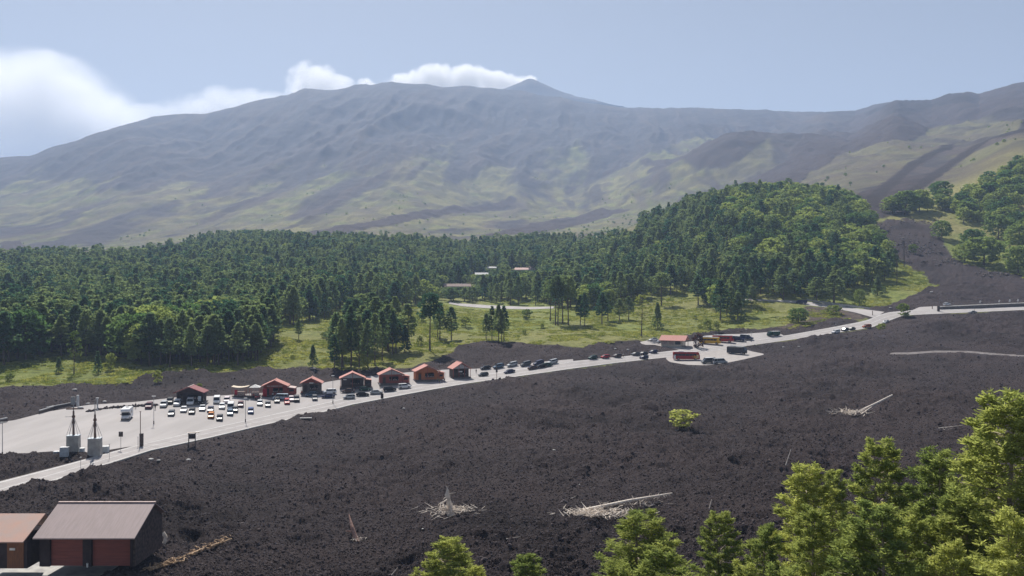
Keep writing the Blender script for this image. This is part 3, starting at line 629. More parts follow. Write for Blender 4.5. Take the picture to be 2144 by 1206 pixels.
# --- hand-placed meadow trees: px, base row, top row, width px, proto, label
MEAD = [
 (900,735,612,50,'mid_flat0','tall solitary umbrella-topped pine with a thick bare trunk above the meadow edge'),
 (945,712,642,38,'mid_pine0','slender dark pine immediately right of the tall umbrella-topped pine'),
 (921,712,632,34,'mid_pine1','pine half hidden behind the tall umbrella-topped pine'),
 (916,708,640,26,'mid_pine3','thin pine close behind the umbrella-topped pine trunk'),
 (1018,712,655,24,'mid_pine2','leftmost pine of the tight clump above the lava mound'),
 (1030,713,640,28,'mid_pine3','second pine of the tight clump above the lava mound'),
 (1044,716,636,30,'mid_pine0','tallest middle pine of the tight clump above the lava mound'),
 (1050,716,650,24,'mid_pine1','narrow inner pine of the tight clump above the lava mound'),
 (1055,714,640,28,'mid_pine2','rightmost pine of the tight clump above the lava mound'),
 (1152,672,585,34,'mid_flat1','left edge pine of the tall bare-trunked group in the meadow'),
 (1163,681,580,36,'mid_flat0','second pine of the tall bare-trunked group in the meadow'),
 (1168,681,576,36,'mid_flat1','third pine of the tall bare-trunked group, crowded against the second'),
 (1178,678,575,38,'mid_flat0','fourth pine of the tall bare-trunked group in the meadow'),
 (1190,680,577,40,'mid_flat1','thick-trunked pine at the right end of the bare-trunked group'),
 (1215,681,618,26,'mid_pine0','small pine on two thin stems just right of the bare-trunked group'),
 (1224,684,612,26,'mid_pine2','thin-stemmed pine leaning on its small neighbour in the meadow'),
 (1260,679,612,36,'mid_pine1','dark bushy pine in the middle of the meadow'),
 (1273,673,610,30,'mid_pine3','pine directly behind the dark bushy meadow pine'),
 (1297,672,625,30,'mid_pine0','blunt dark pine casting a long shadow in the meadow'),
 (1316,671,620,30,'mid_pine2','blunt pine touching its twin beside the sparse tall pine'),
 (1343,706,616,46,'mid_sparse0','tall sparse pine with bare layered branches beside the red-roofed kiosk yard'),
 (1377,689,634,30,'mid_cone0','dense dark conifer reaching to the grass behind the yard kiosk'),
 (1385,641,570,42,'mid_flat0','leaning twin-stemmed pine at the back of the meadow'),
 (1462,638,575,40,'mid_pine1','pine on the slope crest above the red-roofed yard kiosk'),
 (1508,672,585,44,'mid_pine2','pale-trunked pine in front of the dark stand behind the coaches'),
 (1545,672,612,44,'mid_cone1','dark low conifer behind the off-road vehicles'),
 (1530,668,600,40,'mid_pine3','dark pine between the pale-trunked pine and the low conifer'),
 (655,768,722,26,'mid_cone0','small dark conifer alone on the grass behind the kiosks'),
 (155,782,692,34,'mid_sparse0','thin light pine with a bare trunk on the grass behind the radio masts'),
 (205,782,735,22,'mid_cone1','small conifer on the grass behind the parked camper'),
 (123,782,748,22,'mid_cone0','little conifer at the foot of the thin light pine'),
 (1746,636,575,60,'mid_pine0','big dark pine standing above the forest road near the junction'),
 (1710,632,580,50,'mid_pine1','dark pine above the forest road beside the parked truck'),
 (1640,628,575,48,'mid_pine2','pine over the forest road behind the green truck'),
 (1837,618,578,30,'mid_cone1','dark conifer on the yellow grass tongue beside the lava flow'),
 (1815,600,560,30,'mid_cone0','conifer above the grass tongue beside the lava flow'),
 (1672,676,645,46,'mid_broad0','round green bush-like tree on the bank above the junction'),
 (625,712,668,22,'mid_pine0','thin pine on the upper grass left of the dark cluster'),
 (700,775,700,30,'mid_pine1','pine at the left foot of the dark cluster behind the kiosks'),
 (715,775,665,34,'mid_pine2','tall pine on the left side of the dark cluster behind the kiosks'),
 (735,770,640,40,'mid_pine0','tallest pine of the dark cluster behind the kiosks'),
 (752,770,660,34,'mid_pine3','pine in the heart of the dark cluster behind the kiosks'),
 (770,768,668,36,'mid_pine1','broad pine in the dark cluster behind the kiosks'),
 (785,766,655,40,'mid_pine2','leaning broad pine in the dark cluster behind the kiosks'),
 (800,755,650,38,'mid_pine0','pine on the right side of the dark cluster behind the kiosks'),
 (822,742,648,36,'mid_pine3','outer pine right of the dark cluster behind the kiosks'),
 (848,738,680,30,'mid_cone0','low dark conifer right of the dark cluster'),
 (2060,555,497,90,'mid_broad1','large round broadleaf tree at the edge of the right-hand lava flow'),
 (2020,548,510,46,'mid_broad2','round broadleaf tree left of the large one beside the lava flow'),
 (2132,572,515,60,'mid_broad0','broadleaf tree at the picture edge above the lava flow'),
 (2035,520,480,50,'mid_broad1','round tree behind the large broadleaf beside the lava flow'),
 (1972,500,462,44,'mid_broad2','dark round tree beside the lava channel'),
 (2135,520,470,70,'mid_broad0','round tree on the slope at the picture edge'),
 (2090,500,450,60,'mid_broad1','round tree higher on the slope above the large broadleaf'),
 (1895,448,400,70,'mid_broad2','clump-like broadleaf tree in the middle of the upper lava flow'),
 (1868,446,412,50,'mid_broad0','left half of the tree clump in the middle of the upper lava flow'),
 (1925,443,398,50,'mid_broad1','right half of the tree clump in the middle of the upper lava flow'),
 (1968,414,380,50,'mid_broad2','tree perched above the clump in the upper lava flow'),
 (1985,440,412,36,'mid_broad0','small tree just right of the clump in the upper lava flow'),
 (1800,640,606,26,'mid_broad2','small round tree beside the grass tongue above the junction'),
]
MP = []
for px, by, ty, wpx, k, lab in MEAD:
    p = hit(px, by); hh = (by - ty) / F * p.y; ww = wpx / F * p.y
    place_tree(k, p.x, p.y, hh, ww, lab, 'trees standing clear of the forest', name='broadleaf_tree' if 'broad' in k else 'pine_tree')
    MP.append((p.x, p.y))
# --- forest scatter
HOUSE_CLEAR = [(925,992,608,600), (996,1022,582,574), (1020,1040,568,562), (1074,1122,573,566), (950,1135,641,648), (1600,1700,630,637)]
def in_poly(x, y, poly):
    P_ = np.array(poly, float); ins = np.zeros(len(x), bool); n = len(P_)
    for i in range(n):
        xa, ya = P_[i]; xb, yb = P_[(i + 1) % n]
        if ya == yb: continue
        ins ^= ((ya > y) != (yb > y)) & (x < (xb - xa) * (y - ya) / (yb - ya) + xa)
    return ins
PINEF = [(-420,790),(0,770),(60,752),(110,745),(190,748),(262,752),(300,765),(380,770),(450,768),(520,765),(550,752),(570,725),(580,700),(605,688),(690,664),(700,655),(740,640),(850,650),(870,640),(930,628),(950,634),(1000,634),(1110,640),(1160,645),(1200,650),(1300,640),(1370,622),(1470,612),(1480,640),(1500,665),(1560,668),(1600,640),(1640,626),(1760,628),(1800,600),(1850,590),(1880,575),(1850,530),(1830,500),(1815,455),(1780,430),(1740,410),(1700,404),(1600,404),(1520,412),(1440,440),(1400,458),(1340,480),(1330,510),(1250,520),(1140,512),(1000,520),(960,524),(900,516),(800,516),(700,512),(640,514),(580,510),(500,505),(420,515),(330,538),(270,552),(200,545),(170,560),(140,545),(0,550),(-420,560)]
BROADF = [(1900,446),(1960,448),(1975,440),(1990,452),(2000,470),(2010,470),(2100,470),(2144,500),(2144,540),(2600,560),(2600,330),(2144,345),(2080,385),(2040,405),(2000,420),(1960,424)]
BROADF2 = [(1990,500),(2040,490),(2144,500),(2144,560),(2000,540)]
g = np.random.default_rng(3)
sp_ = 8.6
xs_, ys_ = np.meshgrid(np.arange(-720, 1100, sp_), np.arange(270 * S, 1150 * S, sp_))
xs_ = (xs_ + g.uniform(-0.48, 0.48, xs_.shape) * sp_).ravel(); ys_ = (ys_ + g.uniform(-0.48, 0.48, ys_.shape) * sp_).ravel()
# denser front rows at the left and the dark cluster behind the kiosks
ex = []
for poly_, n_, dmin in (([(0,768),(60,750),(110,745),(190,748),(262,754),(300,765),(380,772),(450,770),(520,766),(548,752),(565,725),(540,700),(0,690)], 320, 5.2), ([(692,772),(700,715),(740,690),(800,690),(850,700),(858,735),(820,752),(790,768),(740,774)], 27, 4.5)):
    P_ = np.array(poly_); got = []; tries = 0
    while len(got) < n_ and tries < 6000:
        tries += 1; qx = g.uniform(P_[:, 0].min(), P_[:, 0].max()); qy = g.uniform(P_[:, 1].min(), P_[:, 1].max())
        if not in_poly(np.array([qx]), np.array([qy]), poly_)[0]: continue
        q_ = hit0(qx, qy)
        if all(math.hypot(q_.x - a, q_.y - b) > dmin for a, b in got): got.append((q_.x, q_.y))
    ex += got
n_grid = len(xs_); xs_ = np.concatenate([xs_, [a for a, b in ex]]); ys_ = np.concatenate([ys_, [b for a, b in ex]]); extra = np.arange(len(xs_)) >= n_grid
ppx = xs_ / ys_ * F + CX; m_ = (ppx > -410) & (ppx < 2590); xs_, ys_, ppx, extra = xs_[m_], ys_[m_], ppx[m_], extra[m_]
ppy = 603 - slope0(ppx, ys_) * F
zg = np.array([ground(a, b) for a, b in zip(xs_, ys_)])
dens = fbm(xs_ / 45, ys_ / 45, 3, 61)
isp = in_poly(ppx, ppy, PINEF) & (dens > -0.5) & (ys_ < 1130 * S)
isb = in_poly(ppx, ppy, BROADF) & (ys_ > 480 * S)
# the hill on the right side of the forest turns broadleaved towards its top
hillb = (ppx > 1330) & (ppy < 575) & (ys_ > 480 * S) & (ppx + (575 - ppy) * 1.5 + 130 * fbm(xs_ / 60, ys_ / 60, 3, 62) > 1640)
leafy = isb | (isp & hillb & (g.random(len(xs_)) < 0.85)) | (isp & (fbm(xs_ / 30, ys_ / 30, 3, 63) > 0.42))
keep = isp | isb | extra
H0 = None
sparse = ((ppy > 405) & (isb)) & (g.random(len(xs_)) < 0.25)
keep &= ~sparse; keep &= ~(leafy & ~extra & (g.random(len(xs_)) < 0.28))
H = np.where(leafy, g.uniform(9.5, 15.5, len(xs_)), g.uniform(12, 22, len(xs_)))
H = np.where(extra, g.uniform(15, 21.5, len(xs_)), H); H *= np.where(ys_ > 800 * S, 0.9, 1)
W = np.where(leafy, H * g.uniform(0.9, 1.2, len(xs_)), H * g.uniform(0.44, 0.66, len(xs_)))
tpy = 603 - (zg + H - CZ) / ys_ * F
for x0, x1, y0, y1 in HOUSE_CLEAR:
    hw = W / ys_ * F * 0.5
    hitm = (ppx + hw > x0) & (ppx - hw < x1) & (tpy < y1) & (ppy > y0 - 2)
    newH = (ppy - y1) / F * ys_ - 0.5; ok_ = hitm & (newH > 2.2); H = np.where(ok_, np.minimum(H, newH), H); keep &= ~(hitm & ~ok_)
    tpy = 603 - (zg + H - CZ) / ys_ * F
for x, y in MP: keep &= (np.hypot(xs_ - x, ys_ - y) > 3.0)
# avoid paved sheets
ci = np.clip(((ppx - cpx[0]) / (cpx[1] - cpx[0])).round().astype(int), 0, NC - 1); ri = np.clip(np.searchsorted(rowsY, ys_), 0, NR - 1)
keep &= ~(blur(flat, 1, 1)[ri, ci] > 0.1)
keep &= ~((near_l[ri, ci] > 0.6) & (ys_ < 900))
keep &= (ppx > -330) & (ppx < 2500)
I = np.nonzero(keep)[0]
print('forest trees', len(I))
app = H[I] / ys_[I] * F
# visible ones only count: inside the frame
fr = (ppx[I] > 5) & (ppx[I] < 2139)
order = I[np.argsort(-(app * fr))]
ind = []
# spread: front trees first (few trees nearer at the same bearing)
occ = {}
for i in I[np.argsort(ys_[I])]:
    if not (5 < ppx[i] < 2139): continue
    b0 = int(ppx[i] // 14); n_ = occ.get(b0, 0)
    if n_ < 3: ind.append(i)
    occ[b0] = n_ + 1
ind = sorted(ind, key=lambda i: -H[i] / ys_[i])[:238]
inds = set(ind)
LM = [(80,'the empty end of the lot'),(230,'the radio masts'),(340,'the camper'),(460,'the closed dark hut'),(545,'the awning stall'),(620,'the red timber kiosk'),(700,'the narrow stone kiosk'),(790,'the pale-gabled kiosk'),
 (860,'the grey-gabled kiosk'),(935,'the orange kiosk'),(1010,'the last kiosk'),(1130,'the tight pine clump'),(1240,'the bare-trunked pines'),(1330,'the blunt meadow pines'),(1400,'the sparse tall pine'),(1470,'the yard kiosk'),
 (1580,'the coaches'),(1660,'the green lorry'),(1720,'the shaded lorry'),(1800,'the forest road bend'),(1900,'the road junction'),(2200,'the wide lava flow')]
ORD = 'first second third fourth fifth sixth seventh eighth ninth tenth eleventh twelfth thirteenth fourteenth fifteenth sixteenth seventeenth eighteenth nineteenth twentieth'.split()
byz = {}
for i in ind: byz.setdefault((next(w_ for x_, w_ in LM if ppx[i] < x_), bool(leafy[i])), []).append(i)
for (w_, lf), li in byz.items():
    li.sort(key=lambda i: ppx[i])
    for n_, i in enumerate(li):
        size = ('tall' if H[i] > (15 if not lf else 12) else 'short') + ' ' + ('broad' if W[i] / H[i] > (0.53 if not lf else 0.95) else 'slim')
        kind = 'broadleaf tree' if lf else 'dark pine'
        lab = '%s %s, %s from the left behind %s' % (size, kind, ORD[n_] if n_ < 20 else str(n_ + 1) + 'th', w_)
        k = ('mid_broad%d' % g.integers(3)) if lf else ('mid_pine%d' % g.integers(4))
        place_tree(k, xs_[i], ys_[i], H[i], W[i], lab, 'trees of the forest edge', name='broadleaf_tree' if lf else 'pine_tree', z=zg[i])
rest = np.array([i for i in I if i not in inds])
# --- instanced masses (uncountable rest)
def joined_proto(p):
    o = bpy.data.objects.new('tree_form', p['crown'])
    t = bpy.data.objects.new('tree_stem', p['trunk']); return o, t
def merge_mesh(p, name):
    a, b = p['crown'], p['trunk']; import bmesh
    bm = bmesh.new(); bm.from_mesh(a); na = len(bm.faces); bm.from_mesh(b); me = bpy.data.meshes.new(name); bm.faces.ensure_lookup_table()
    for i in range(na, len(bm.faces)): bm.faces[i].material_index = 1
    bm.to_mesh(me); bm.free(); me.materials.append(a.materials[0]); me.materials.append(b.materials[0]); return me
def scatter(name, pts, rot, scl, which, meshes, label=None):
    """one object whose points carry instances of small forms"""
    cl = bpy.data.collections.new(name + '_forms')
    for i, me in enumerate(meshes): cl.objects.link(bpy.data.objects.new('%s_form_%02d' % (name, i), me))
    me = bpy.data.meshes.new(name); me.vertices.add(len(pts)); me.vertices.foreach_set('co', np.asarray(pts, np.float32).ravel())
    for nm, ty, d in (('rot', 'FLOAT_VECTOR', rot), ('scl', 'FLOAT_VECTOR', scl)):
        a = me.attributes.new(nm, ty, 'POINT'); a.data.foreach_set('vector', np.asarray(d, np.float32).ravel())
    a = me.attributes.new('which', 'INT', 'POINT'); a.data.foreach_set('value', np.asarray(which, np.int32))
    o = link(name, me, kind='stuff')
    if label: o['label'] = label
    ng = bpy.data.node_groups.new(name, 'GeometryNodeTree'); ng.interface.new_socket('Geometry', in_out='INPUT', socket_type='NodeSocketGeometry'); ng.interface.new_socket('Geometry', in_out='OUTPUT', socket_type='NodeSocketGeometry')
    N = ng.nodes.new; L = ng.links.new
    gi = N('NodeGroupInput'); go = N('NodeGroupOutput'); ip = N('GeometryNodeInstanceOnPoints'); ci_ = N('GeometryNodeCollectionInfo')
    ci_.inputs['Collection'].default_value = cl; ci_.inputs['Separate Children'].default_value = True; ci_.inputs['Reset Children'].default_value = True
    ip.inputs['Pick Instance'].default_value = True
    def attr(nm, ty):
        x = N('GeometryNodeInputNamedAttribute'); x.data_type = ty; x.inputs['Name'].default_value = nm; return x.outputs['Attribute']
    L(gi.outputs[0], ip.inputs['Points']); L(ci_.outputs[0], ip.inputs['Instance']); L(attr('which', 'INT'), ip.inputs['Instance Index'])
    L(attr('rot', 'FLOAT_VECTOR'), ip.inputs['Rotation']); L(attr('scl', 'FLOAT_VECTOR'), ip.inputs['Scale']); L(ip.outputs[0], go.inputs[0])
    md = o.modifiers.new('scatter', 'NODES'); md.node_group = ng
    return o
fm = [merge_mesh(PROTO['far_pine%d' % i], 'far_pine_form') for i in range(4)] + [merge_mesh(PROTO['far_broad%d' % i], 'far_broad_form') for i in range(3)]
wh = np.where(leafy[rest], 4 + g.integers(0, 3, len(rest)), g.integers(0, 4, len(rest)))
hs_ = H[rest] / np.where(leafy[rest], 11.2, 14.3); ws_ = W[rest] / np.where(leafy[rest], 9.9, 7.0)
rt = np.zeros((len(rest), 3)); rt[:, 2] = g.uniform(0, 6.28, len(rest))
scatter('forest', np.column_stack([xs_[rest], ys_[rest], zg[rest] - 0.1]), rt, np.column_stack([ws_, ws_, hs_]), wh, fm, 'dense mixed forest of dark pines and green broadleaf trees below the mountain')
# scattered small scrub far up the slopes
n = 3600; sx_ = g.uniform(-450, 2600, n); sY = np.exp(g.uniform(math.log(1000 * S), math.log(2900 * S), n)); sX = (sx_ - CX) / F * sY
ri = np.clip(np.searchsorted(rowsY, sY), 0, NR - 1); ci = np.clip(((sx_ - cpx[0]) / (cpx[1] - cpx[0])).round().astype(int), 0, NC - 1)
k_ = (veg[ri, ci] > 0.35) & (fbm(sX / 130, sY / 130, 3, 64) > -0.02 + 0.25 * sst(1200 * S, 2600 * S, sY))
sX, sY = sX[k_], sY[k_]; zz = np.array([ground(a, b) for a, b in zip(sX, sY)]); nn = len(sX)
s0 = g.uniform(0.2, 0.62, nn); rt = np.zeros((nn, 3)); rt[:, 2] = g.uniform(0, 6.28, nn)
scatter('scrub', np.column_stack([sX, sY, zz - 0.3]), rt, np.column_stack([s0, s0, s0 * 0.75]), 4 + g.integers(0, 3, nn), fm, 'low green scrub dotted over the grassy slopes below the mountain')
# --- bushes in the meadow and on the lava: things
BUSH = [(1428,893,62,34,'bush0','low yellow-green bush alone on the dark lava field'),
 (612,752,12,9,'bush1','tiny bush in the meadow left of the small dark conifer'),
 (678,708,16,12,'bush0','small bush on the upper grass above the dark conifer'),
 (690,728,12,14,'bush1','upright bush on the grass left of the dark pine cluster'),
 (765,775,22,26,'bush0','pale green bush at the foot of the dark cluster behind the gabled kiosks'),
 (880,724,14,20,'bush1','small dark bush left of the umbrella-topped pine trunk'),
 (975,685,26,22,'bush0','grey-green bush behind the slender dark pine'),
 (882,675,22,18,'bush1','brownish bush at the top of the meadow left of the umbrella-topped pine'),
 (1098,700,9,10,'bush0','tiny dark bush between the two pine groups'),
 (1135,688,9,10,'bush1','tiny bush left of the tall bare-trunked group'),
 (1103,668,24,20,'bush0','bush at the back of the meadow near the grey road'),
 (1482,690,18,22,'bush1','light bush on the slope behind the yellow coach'),
 (1500,695,16,22,'bush0','pale shrub beside the tracks behind the red coach'),
 (1745,660,34,20,'bush1','wide pale green bush on the bank above the junction'),
 (1892,662,28,26,'bush0','olive bush in the traffic island at the junction'),
 (418,813,12,10,'bush1','small light shrub on the lava behind the closed dark hut'),
 (330,802,18,26,'bush0','pale shrub at the forest foot behind the closed dark hut'),
 (20,800,20,18,'bush1','shrub on the grass at the far end behind the lot'),
 (232,775,22,34,'bush0','leafy shrub on the grass behind the camper'),
 (1455,668,10,9,'bush1','tiny bush on the dry slope above the yard kiosk'),
 (1465,687,10,8,'bush0','small bush lower on the dry slope above the yard kiosk'),
 (1850,610,12,10,'bush1','bush at the tip of the yellow grass tongue'),
 (1912,530,20,18,'bush0','bush among the pale rocks in the lava channel'),
 (1845,690,20,12,'bush1','low greenish bush below the road junction')]
for px, by, wpx, hpx, k, lab in BUSH:
    p = hit(px, by); r_b = place_tree(k, p.x, p.y, hpx / F * p.y, wpx / F * p.y * 1.1, lab, 'separate bushes', name='bush', cat='bush')
    if 'yellow-green' in lab:
        for c_ in r_b.children:
            if c_.name.startswith('crown'): c_.data = c_.data.copy(); c_.data.materials.clear(); c_.data.materials.append(M['yellow_bush'])
# --- grass tufts
tm = []
for s_ in range(3):
    gg = np.random.default_rng(300 + s_); n = 26
    cen = np.column_stack([gg.normal(0, 0.28, n), gg.normal(0, 0.28, n), gg.uniform(0.1, 0.3, n)]); a = rand_unit(gg, n) * 0.10; b = rand_unit(gg, n) * 0.08; b[:, 2] = np.abs(b[:, 2]) + 0.22
    V, Fq = quads_from(cen, a, b); tm.append(mesh_np('tuft', V, Fq, [M['grass']]))
n = 60000; sx_ = g.uniform(-60, 2200, n); sY = np.sqrt(g.uniform((262 * S) ** 2, (560 * S) ** 2, n)); sX = (sx_ - CX) / F * sY
ri = np.clip(np.searchsorted(rowsY, sY), 0, NR - 1); ci = np.clip(((sx_ - cpx[0]) / (cpx[1] - cpx[0])).round().astype(int), 0, NC - 1)
k_ = (near_l[ri, ci] < 0.4) & ~flat[ri, ci] & (blur(lavaA | flat, 3, 2)[ri, ci] < 0.03) & (fbm(sX / 12, sY / 12, 3, 65) > -0.1)
sX, sY = sX[k_][:26000], sY[k_][:26000]; zz = np.array([ground(a, b) for a, b in zip(sX, sY)]); nn = len(sX); s0 = g.uniform(1.0, 3.2, nn); rt = np.zeros((nn, 3)); rt[:, 2] = g.uniform(0, 6.28, nn)
scatter('grass', np.column_stack([sX, sY, zz - 0.05]), rt, np.column_stack([s0, s0, s0 * 0.38]), g.integers(0, 3, nn), tm, 'tussocky yellow-green grass of the meadow')
# --- loose lava clinker
rm = []
M['rock'] = mat('lava_clinker', (0.082, 0.064, 0.062), 0.95, (0.046, 0.036, 0.036), 1.5, bump=0.6, spec=0.12)
M['rock2'] = mat('greyer_lava_clinker', (0.12, 0.10, 0.10), 0.95, (0.062, 0.051, 0.052), 1.5, bump=0.6, spec=0.12)
import bmesh
for s_ in range(6):
    bm = bmesh.new(); bmesh.ops.create_icosphere(bm, subdivisions=2 if s_ < 3 else 1, radius=1.0)
    gg = random.Random(s_)
    dirs = [Vector((gg.gauss(0, 1), gg.gauss(0, 1), gg.gauss(0, 1))).normalized() for _ in range(9)]
    for v in bm.verts:
        d = v.co.normalized(); f_ = 1.0
        for q3 in dirs: f_ = min(f_, 0.62 / max(0.3, d.dot(q3)) if d.dot(q3) > 0.62 else f_)
        v.co = d * f_ * gg.uniform(0.82, 1.18); v.co.z *= 0.75
    me = bpy.data.meshes.new('clinker'); bm.to_mesh(me); bm.free(); me.materials.append(M['rock'] if s_ % 3 else M['rock2']); rm.append(me)
n = 170000; sx_ = g.uniform(-60, 2200, n); sY = 1 / g.uniform(1 / (430 * S), 1 / (82 * S), n); sX = (sx_ - CX) / F * sY
ri = np.clip(np.searchsorted(rowsY, sY), 0, NR - 1); ci = np.clip(((sx_ - cpx[0]) / (cpx[1] - cpx[0])).round().astype(int), 0, NC - 1)
k_ = (near_l[ri, ci] > 0.5) & (calm[ri, ci] > 0.5)
sX, sY = sX[k_], sY[k_]; zz = np.array([ground(a, b) for a, b in zip(sX, sY)]); nn = len(sX)
s0 = 0.05 + 0.15 * g.random(nn) ** 3 + 0.0005 * sY * g.random(nn); s0 *= np.where(g.random(nn) < 0.02, 2.2, 1)
scatter('lava_rubble', np.column_stack([sX, sY, zz + s0 * 0.15]), g.uniform(0, 6.28, (nn, 3)), s0[:, None] * g.uniform(0.7, 1.3, (nn, 3)), g.integers(0, 6, nn), rm, 'loose dark clinker blocks covering the lava field')
# ================================================================ BUILDINGS
M['roof_tile'] = mat('red_roof_tiles', (0.52, 0.245, 0.205), 0.8, (0.40, 0.18, 0.15), 3.5, bump=0.4, stretch=(1, 4, 1))  # plain red tile colour, the same on every roof slope
M['roof_dark'] = mat('dark_red_roof', (0.24, 0.055, 0.06), 0.7, (0.17, 0.04, 0.045), 2.0)
M['roof_ridge'] = mat('pale_ridge_cap', (0.55, 0.42, 0.38), 0.7)
M['wood_red'] = mat('red_brown_boards', (0.37, 0.10, 0.075), 0.75, (0.25, 0.075, 0.06), 5.0, stretch=(6, 6, 0.4), bump=0.2)
M['wood_orange'] = mat('orange_timber', (0.50, 0.18, 0.07), 0.7, (0.38, 0.13, 0.055), 4.0, stretch=(6, 6, 0.4), bump=0.2)
M['wood_dark'] = mat('dark_stained_timber', (0.10, 0.08, 0.072), 0.8, (0.055, 0.043, 0.04), 4.0, bump=0.2)
M['wall_dark'] = mat('almost_black_brown_wall', (0.055, 0.04, 0.042), 0.85, (0.035, 0.027, 0.03), 1.5)
M['stone'] = mat('lava_stone_masonry', (0.20, 0.175, 0.165), 0.9, (0.075, 0.068, 0.066), 2.5, bump=0.8)
M['gable_pale'] = mat('pale_blue_grey_panel', (0.52, 0.57, 0.61), 0.7)
M['cream'] = mat('cream_plaster', (0.55, 0.48, 0.38), 0.85)
M['whitep'] = mat('white_painted_metal', (0.75, 0.75, 0.74), 0.45)
M['canvas'] = mat('cream_canvas', (0.70, 0.60, 0.47), 0.9)
M['canvasw'] = mat('white_canvas', (0.68, 0.67, 0.65), 0.9)
M['glass'] = mat('dark_window_glass', (0.03, 0.035, 0.045), 0.22, (0.02, 0.024, 0.03), 1.0, spec=0.4)
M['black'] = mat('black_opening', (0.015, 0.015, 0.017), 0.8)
M['rubber'] = mat('tyre_rubber', (0.02, 0.02, 0.02), 0.9)
M['rim'] = mat('wheel_rim_metal', (0.35, 0.35, 0.36), 0.35, metal=0.7)
M['steel'] = mat('galvanised_steel', (0.36, 0.37, 0.38), 0.45, metal=0.4)
M['rustpole'] = mat('rusty_mast_steel', (0.20, 0.12, 0.09), 0.7, (0.11, 0.07, 0.055), 3.0)
M['headl'] = mat('headlight_lens', (0.7, 0.7, 0.68), 0.15, spec=0.7)
M['taill'] = mat('red_tail_lens', (0.35, 0.02, 0.02), 0.2, spec=0.6)
M['redp'] = mat('bright_red_board', (0.42, 0.03, 0.045), 0.5)
M['goods'] = mat('mixed_pale_goods', (0.6, 0.52, 0.45), 0.8, (0.18, 0.10, 0.10), 6.0, detail=2)
M['roof_grey'] = mat('mauve_grey_roof_sheet', (0.32, 0.25, 0.245), 0.7, (0.27, 0.215, 0.21), 1.0, stretch=(4, 0.2, 1))
M['roof_orange'] = mat('faded_orange_roof_sheet', (0.42, 0.25, 0.195), 0.7, (0.36, 0.26, 0.225), 0.6)
M['garage_door'] = mat('rust_brown_shutter', (0.27, 0.085, 0.065), 0.7, (0.2, 0.065, 0.055), 2.0, stretch=(0.3, 0.3, 4), bump=0.2)
M['annex_wood'] = mat('orange_brown_door', (0.25, 0.11, 0.055), 0.75, (0.16, 0.075, 0.045), 3.0, stretch=(4, 4, 0.4))

